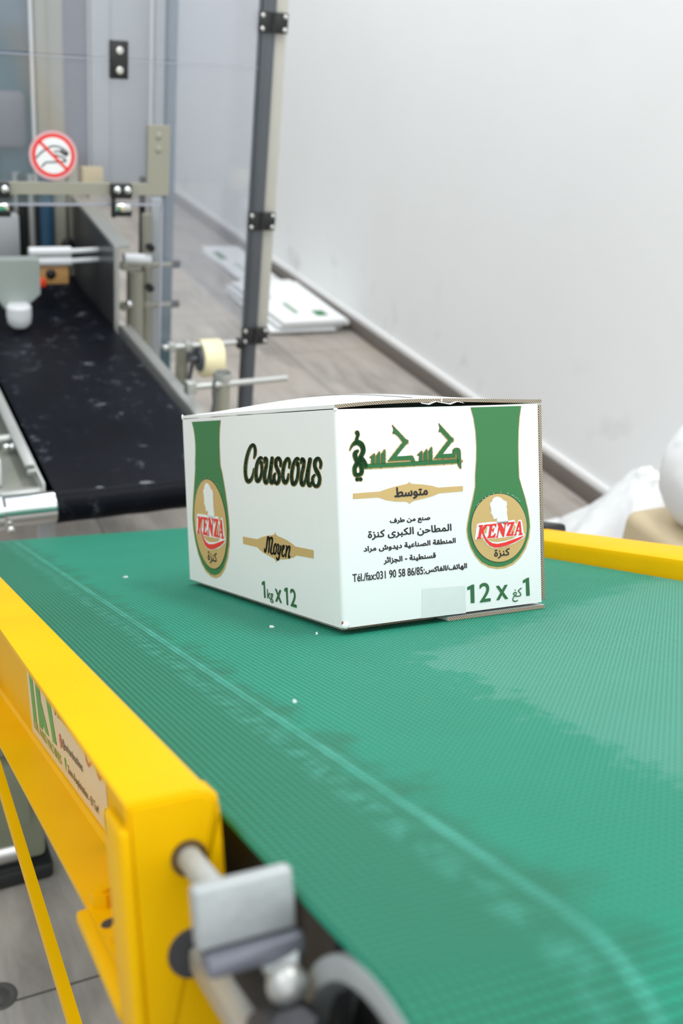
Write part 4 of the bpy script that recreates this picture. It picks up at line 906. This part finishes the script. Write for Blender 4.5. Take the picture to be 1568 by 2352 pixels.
K(MB().box((.404, 1.36, -.575), (.423, 3.0, -.520)), 'rail_strip', M['rubber'], rl)
ll = K(MB().box((-.030, 1.47, -.508), (-.006, 3.0, -.498), .002).box((-.012, 1.37, -.60), (-.006, 3.0, -.500), .001), 'side_rail', M['alu'])
K(MB().box((-.16, 1.375, -.545), (-.012, 1.95, -.538), .002), 'side_table', mat('grey_green_plate', srgb(138, 140, 130), .45, metal=.2, var=.15, vscale=20))
K(MB().box((-.13, 1.372, -.538), (-.004, 1.392, -.515), .003), 'table_lip', M['alu'])
K(MB().box((-.030, 1.44, -.512), (-.008, 1.452, -.500), .002), 'rail_stop', M['alu'])
sd = K(MB().cyl((-.16, 1.66, -.522), (-.02, 1.66, -.516), .011, 18), 'cross_rod', M['alu'])
for dx in (-.03, -.045): K(MB().sphere((dx, 1.62, -.520), .009, 12), 'rod_clamp_screw', M['chrome'], sd)
K(MB().box((-.095, 1.45, -.535), (-.083, 1.58, -.475), .003), 'side_guide', M['whiteplastic'])
for x in (.02, .39):
    for y in (1.52, 2.85): K(MB().box((x-.018, y-.018, FLOOR), (x+.018, y+.018, -.58), .002), 'leg', M['lightgrey'])
# rods that carry the tape and the sensor post
r1 = K(MB().cyl((.43, 1.965, -.424), (.640, 1.965, -.419), .0080, 18).box((.444, 1.953, -.436), (.462, 1.977, -.410), .003).box((.490, 1.953, -.437), (.508, 1.977, -.409), .003), 'cross_rod', M['alu'])
K(MB().cyl((.528, 1.965, -.4605), (.602, 1.965, -.4605), .0326, 32).cyl((.500, 1.965, -.4605), (.53, 1.965, -.4605), .009, 16).box((.498, 1.957, -.468), (.512, 1.973, -.416), .003), 'tape_hub', M['post'], r1)
K(MB().cyl((.640, 1.965, -.419), (.660, 1.965, -.419), .012, 16), 'rod_knob', M['black'], r1)
K(MB().cyl((.515, 2.06, -.62), (.515, 2.06, -.455), .018, 22), 'bracket_post', M['beige'])
K(MB().cyl((.545, 2.04, -.470), (.528, 2.035, -.56), .006, 12).sphere((.545, 2.04, -.468), .010, 12), 'clamp_lever', M['post'])
r2 = K(MB().cyl((.43, 1.75, -.457), (.705, 1.75, -.450), .0085, 18).box((.425, 1.736, -.474), (.452, 1.764, -.440), .003), 'cross_rod', M['alu'])
K(MB().cyl((.53, 1.765, FLOOR), (.53, 1.765, -.452), .021, 24), 'bracket_post', M['beige'])
K(MB().lathe([(.024, -.012), (.0255, 0), (.024, .012), (.0215, .012), (.0215, -.012)], (.53, 1.765, -.440), (0, 0, 1), 28), 'clamp_ring', M['alu'], r2)
K(MB().tube([(.50, 1.742, -.438), (.496, 1.738, -.47), (.499, 1.738, -.50), (.494, 1.738, -.53), (.502, 1.738, -.548), (.510, 1.738, -.535)], .0038, 10), 'wire_hook', M['post'], r2)
# roll of tape hanging on the rod
tr = empty('tape_roll', 'cream adhesive tape roll hung on the horizontal rod', 'tape', mtx=T((.5645, 1.965, -.513)))
cz = -.4605
tr_o = MB().lathe([(.0360, -.029), (.0515, -.029), (.0525, -.027), (.0525, .027), (.0515, .029), (.0360, .029), (.0360, -.029)], (.5645, 1.965, cz), (1, 0, 0), 56).build('tape_winding', M['tape'], tr, frame=I4)
MB().lathe([(.0358, -.0295), (.0358, .0295), (.0330, .0295), (.0330, -.0295), (.0358, -.0295)], (.5645, 1.965, cz), (1, 0, 0), 48).build('cardboard_core', M['core'], tr, frame=I4)

# ================================================================== flattened cartons on the floor by the wall
def flat_carton(x0, x1, y0, y1, z, rot, name='flattened_carton'):
    mb = MB().box((x0, y0, z), (x1, y1, z+.011), .002); mb.layer(0)
    f = lambda u, v, t: (x0+u, y0+v, z+.011+t)
    w, d = x1-x0, y1-y0
    for (a, b, c, e) in ((.10*w, .55*d, .30*w, .80*d), (.34*w, .18*d, .40*w, .42*d), (.62*w, .10*d, .80*w, .22*d)):
        mb.flat([(a, b), (c, b), (c, e), (a, e)], f, .0006)
    mb.layer(1)
    c = Vector(((x0+x1)/2, (y0+y1)/2, 0))
    fr = T(c) @ Matrix.Rotation(rot, 4, 'Z') @ T(-c)
    mb.bm.transform(fr)
    return mb.build(name, None, None, mats=[M['board'], M['pgreen']], smooth=0)
zs = FLOOR
labels = ['bottom white flattened carton of the floor pile by the wall', 'second white flattened carton up in the floor pile by the wall', 'third white flattened carton up in the floor pile by the wall',
          'fourth white flattened carton up in the floor pile by the wall', 'fifth white flattened carton up in the floor pile by the wall', 'topmost white flattened carton with green print on the floor pile by the wall']
for i, lb in enumerate(labels):
    dx = (.0, -.05, .02, -.03, .015, -.01)[i]; dy = (.06, .0, .03, .01, .0, -.01)[i]
    tag(flat_carton(1.58+dx, 1.92+dx, 3.80+dy, 4.50+dy, zs+i*.0115, (.02, -.03, .01, .03, -.02, .015)[i]), lb, 'cardboard', 'flattened cartons piled on the floor')
for i, lb in enumerate(['white flattened carton lying on the floor behind the carton pile', 'white flattened carton stacked uppermost behind the nearer carton pile']):
    tag(flat_carton(1.70, 1.93, 4.68+.05*i, 5.35+.05*i, zs+i*.0115, .02-.05*i), lb, 'cardboard', 'flattened cartons piled on the floor')

# ================================================================== plastic bags and box beyond the right rail
def blob(name, c, sc, amp, freq, seed, material, squash=None, sub=4):
    import mathutils.noise as mn
    bm = bmesh.new(); bmesh.ops.create_icosphere(bm, subdivisions=sub, radius=1)
    for v in bm.verts:
        d = v.co.normalized()
        q = d*freq+Vector((seed, seed*1.7, 0))
        k = 1+amp*mn.noise(q)+amp*.5*abs(mn.noise(q*2.3))+amp*.25*mn.noise(q*5)
        p = d*k
        if squash: p = squash(p)
        v.co = Vector((p.x*sc[0], p.y*sc[1], p.z*sc[2]))+Vector(c)
    mb = MB(); mb.bm.free(); mb.bm = bm
    return mb
zb = FLOOR
def cone(p):
    h = max(0, min(1, (p.z+1)/2)); k = (1.0-.93*h**.95)/max(.28, math.sqrt(max(.02, 1-p.z*p.z)))
    a = math.atan2(p.y, p.x)
    k *= 1+.07*math.sin(5*a+4*p.z)+.04*math.sin(11*a-3*p.z)
    return Vector((p.x*k, p.y*k-.06*h, p.z-.04*math.sin(6*a)*(1-abs(p.z))))
sack = blob('s', (1.60, 1.30, zb+.225), (.26, .36, .225), .10, 1.6, 3.1, None, cone, 5).build('plastic_sack', M['film'])
tag(sack, 'white plastic sack slumped on the floor beyond the yellow right rail', 'sack')
sb = MB().box((1.17, .56, zb), (1.36, .90, -.475), .03, 4)
tag(sb.build('kraft_box', M['sackbeige']), 'beige kraft box under the round white bag at the right edge', 'box')
tag(blob('b', (1.265, .765, -.475+.132), (.098, .115, .130), .05, 1.2, 9.2, None, None, 5).build('plastic_bag', M['film']),
    'round stuffed white plastic bag on top of the beige box', 'bag')
# paper scraps on the green belt
for i, (x, y, s, lb) in enumerate(((-.083, .529, .0028, 'white paper scrap on the belt left of the carton, farthest back'), (-.041, .077, .0022, 'white paper scrap on the belt close below the carton corner'),
                                   (-.125, -.199, .0014, 'tiny pale scrap on the belt nearest the splice streak'), (-.017, .021, .0012, 'tiny white crumb on the belt right under the carton edge'))):
    q = MB(); vs = [q.bm.verts.new((x+s*math.cos(a)*(1+.3*math.sin(3*a+i)), y+s*.8*math.sin(a), BT+.0006+.0016*(k % 2))) for k, a in enumerate([2*PI*k/7 for k in range(7)])]
    lo = [q.bm.verts.new((v.co.x, v.co.y, BT+.0001)) for v in vs]
    q.bm.faces.new(vs); q.bm.faces.new(list(reversed(lo)))
    for k in range(7): q.bm.faces.new((lo[k], lo[(k+1) % 7], vs[(k+1) % 7], vs[k]))
    o = q.build('paper_scrap', M['film'], None, smooth=0, frame=B)
    tag(o, lb, 'paper scrap', 'paper scraps on the green belt')
bpy.context.view_layer.update()
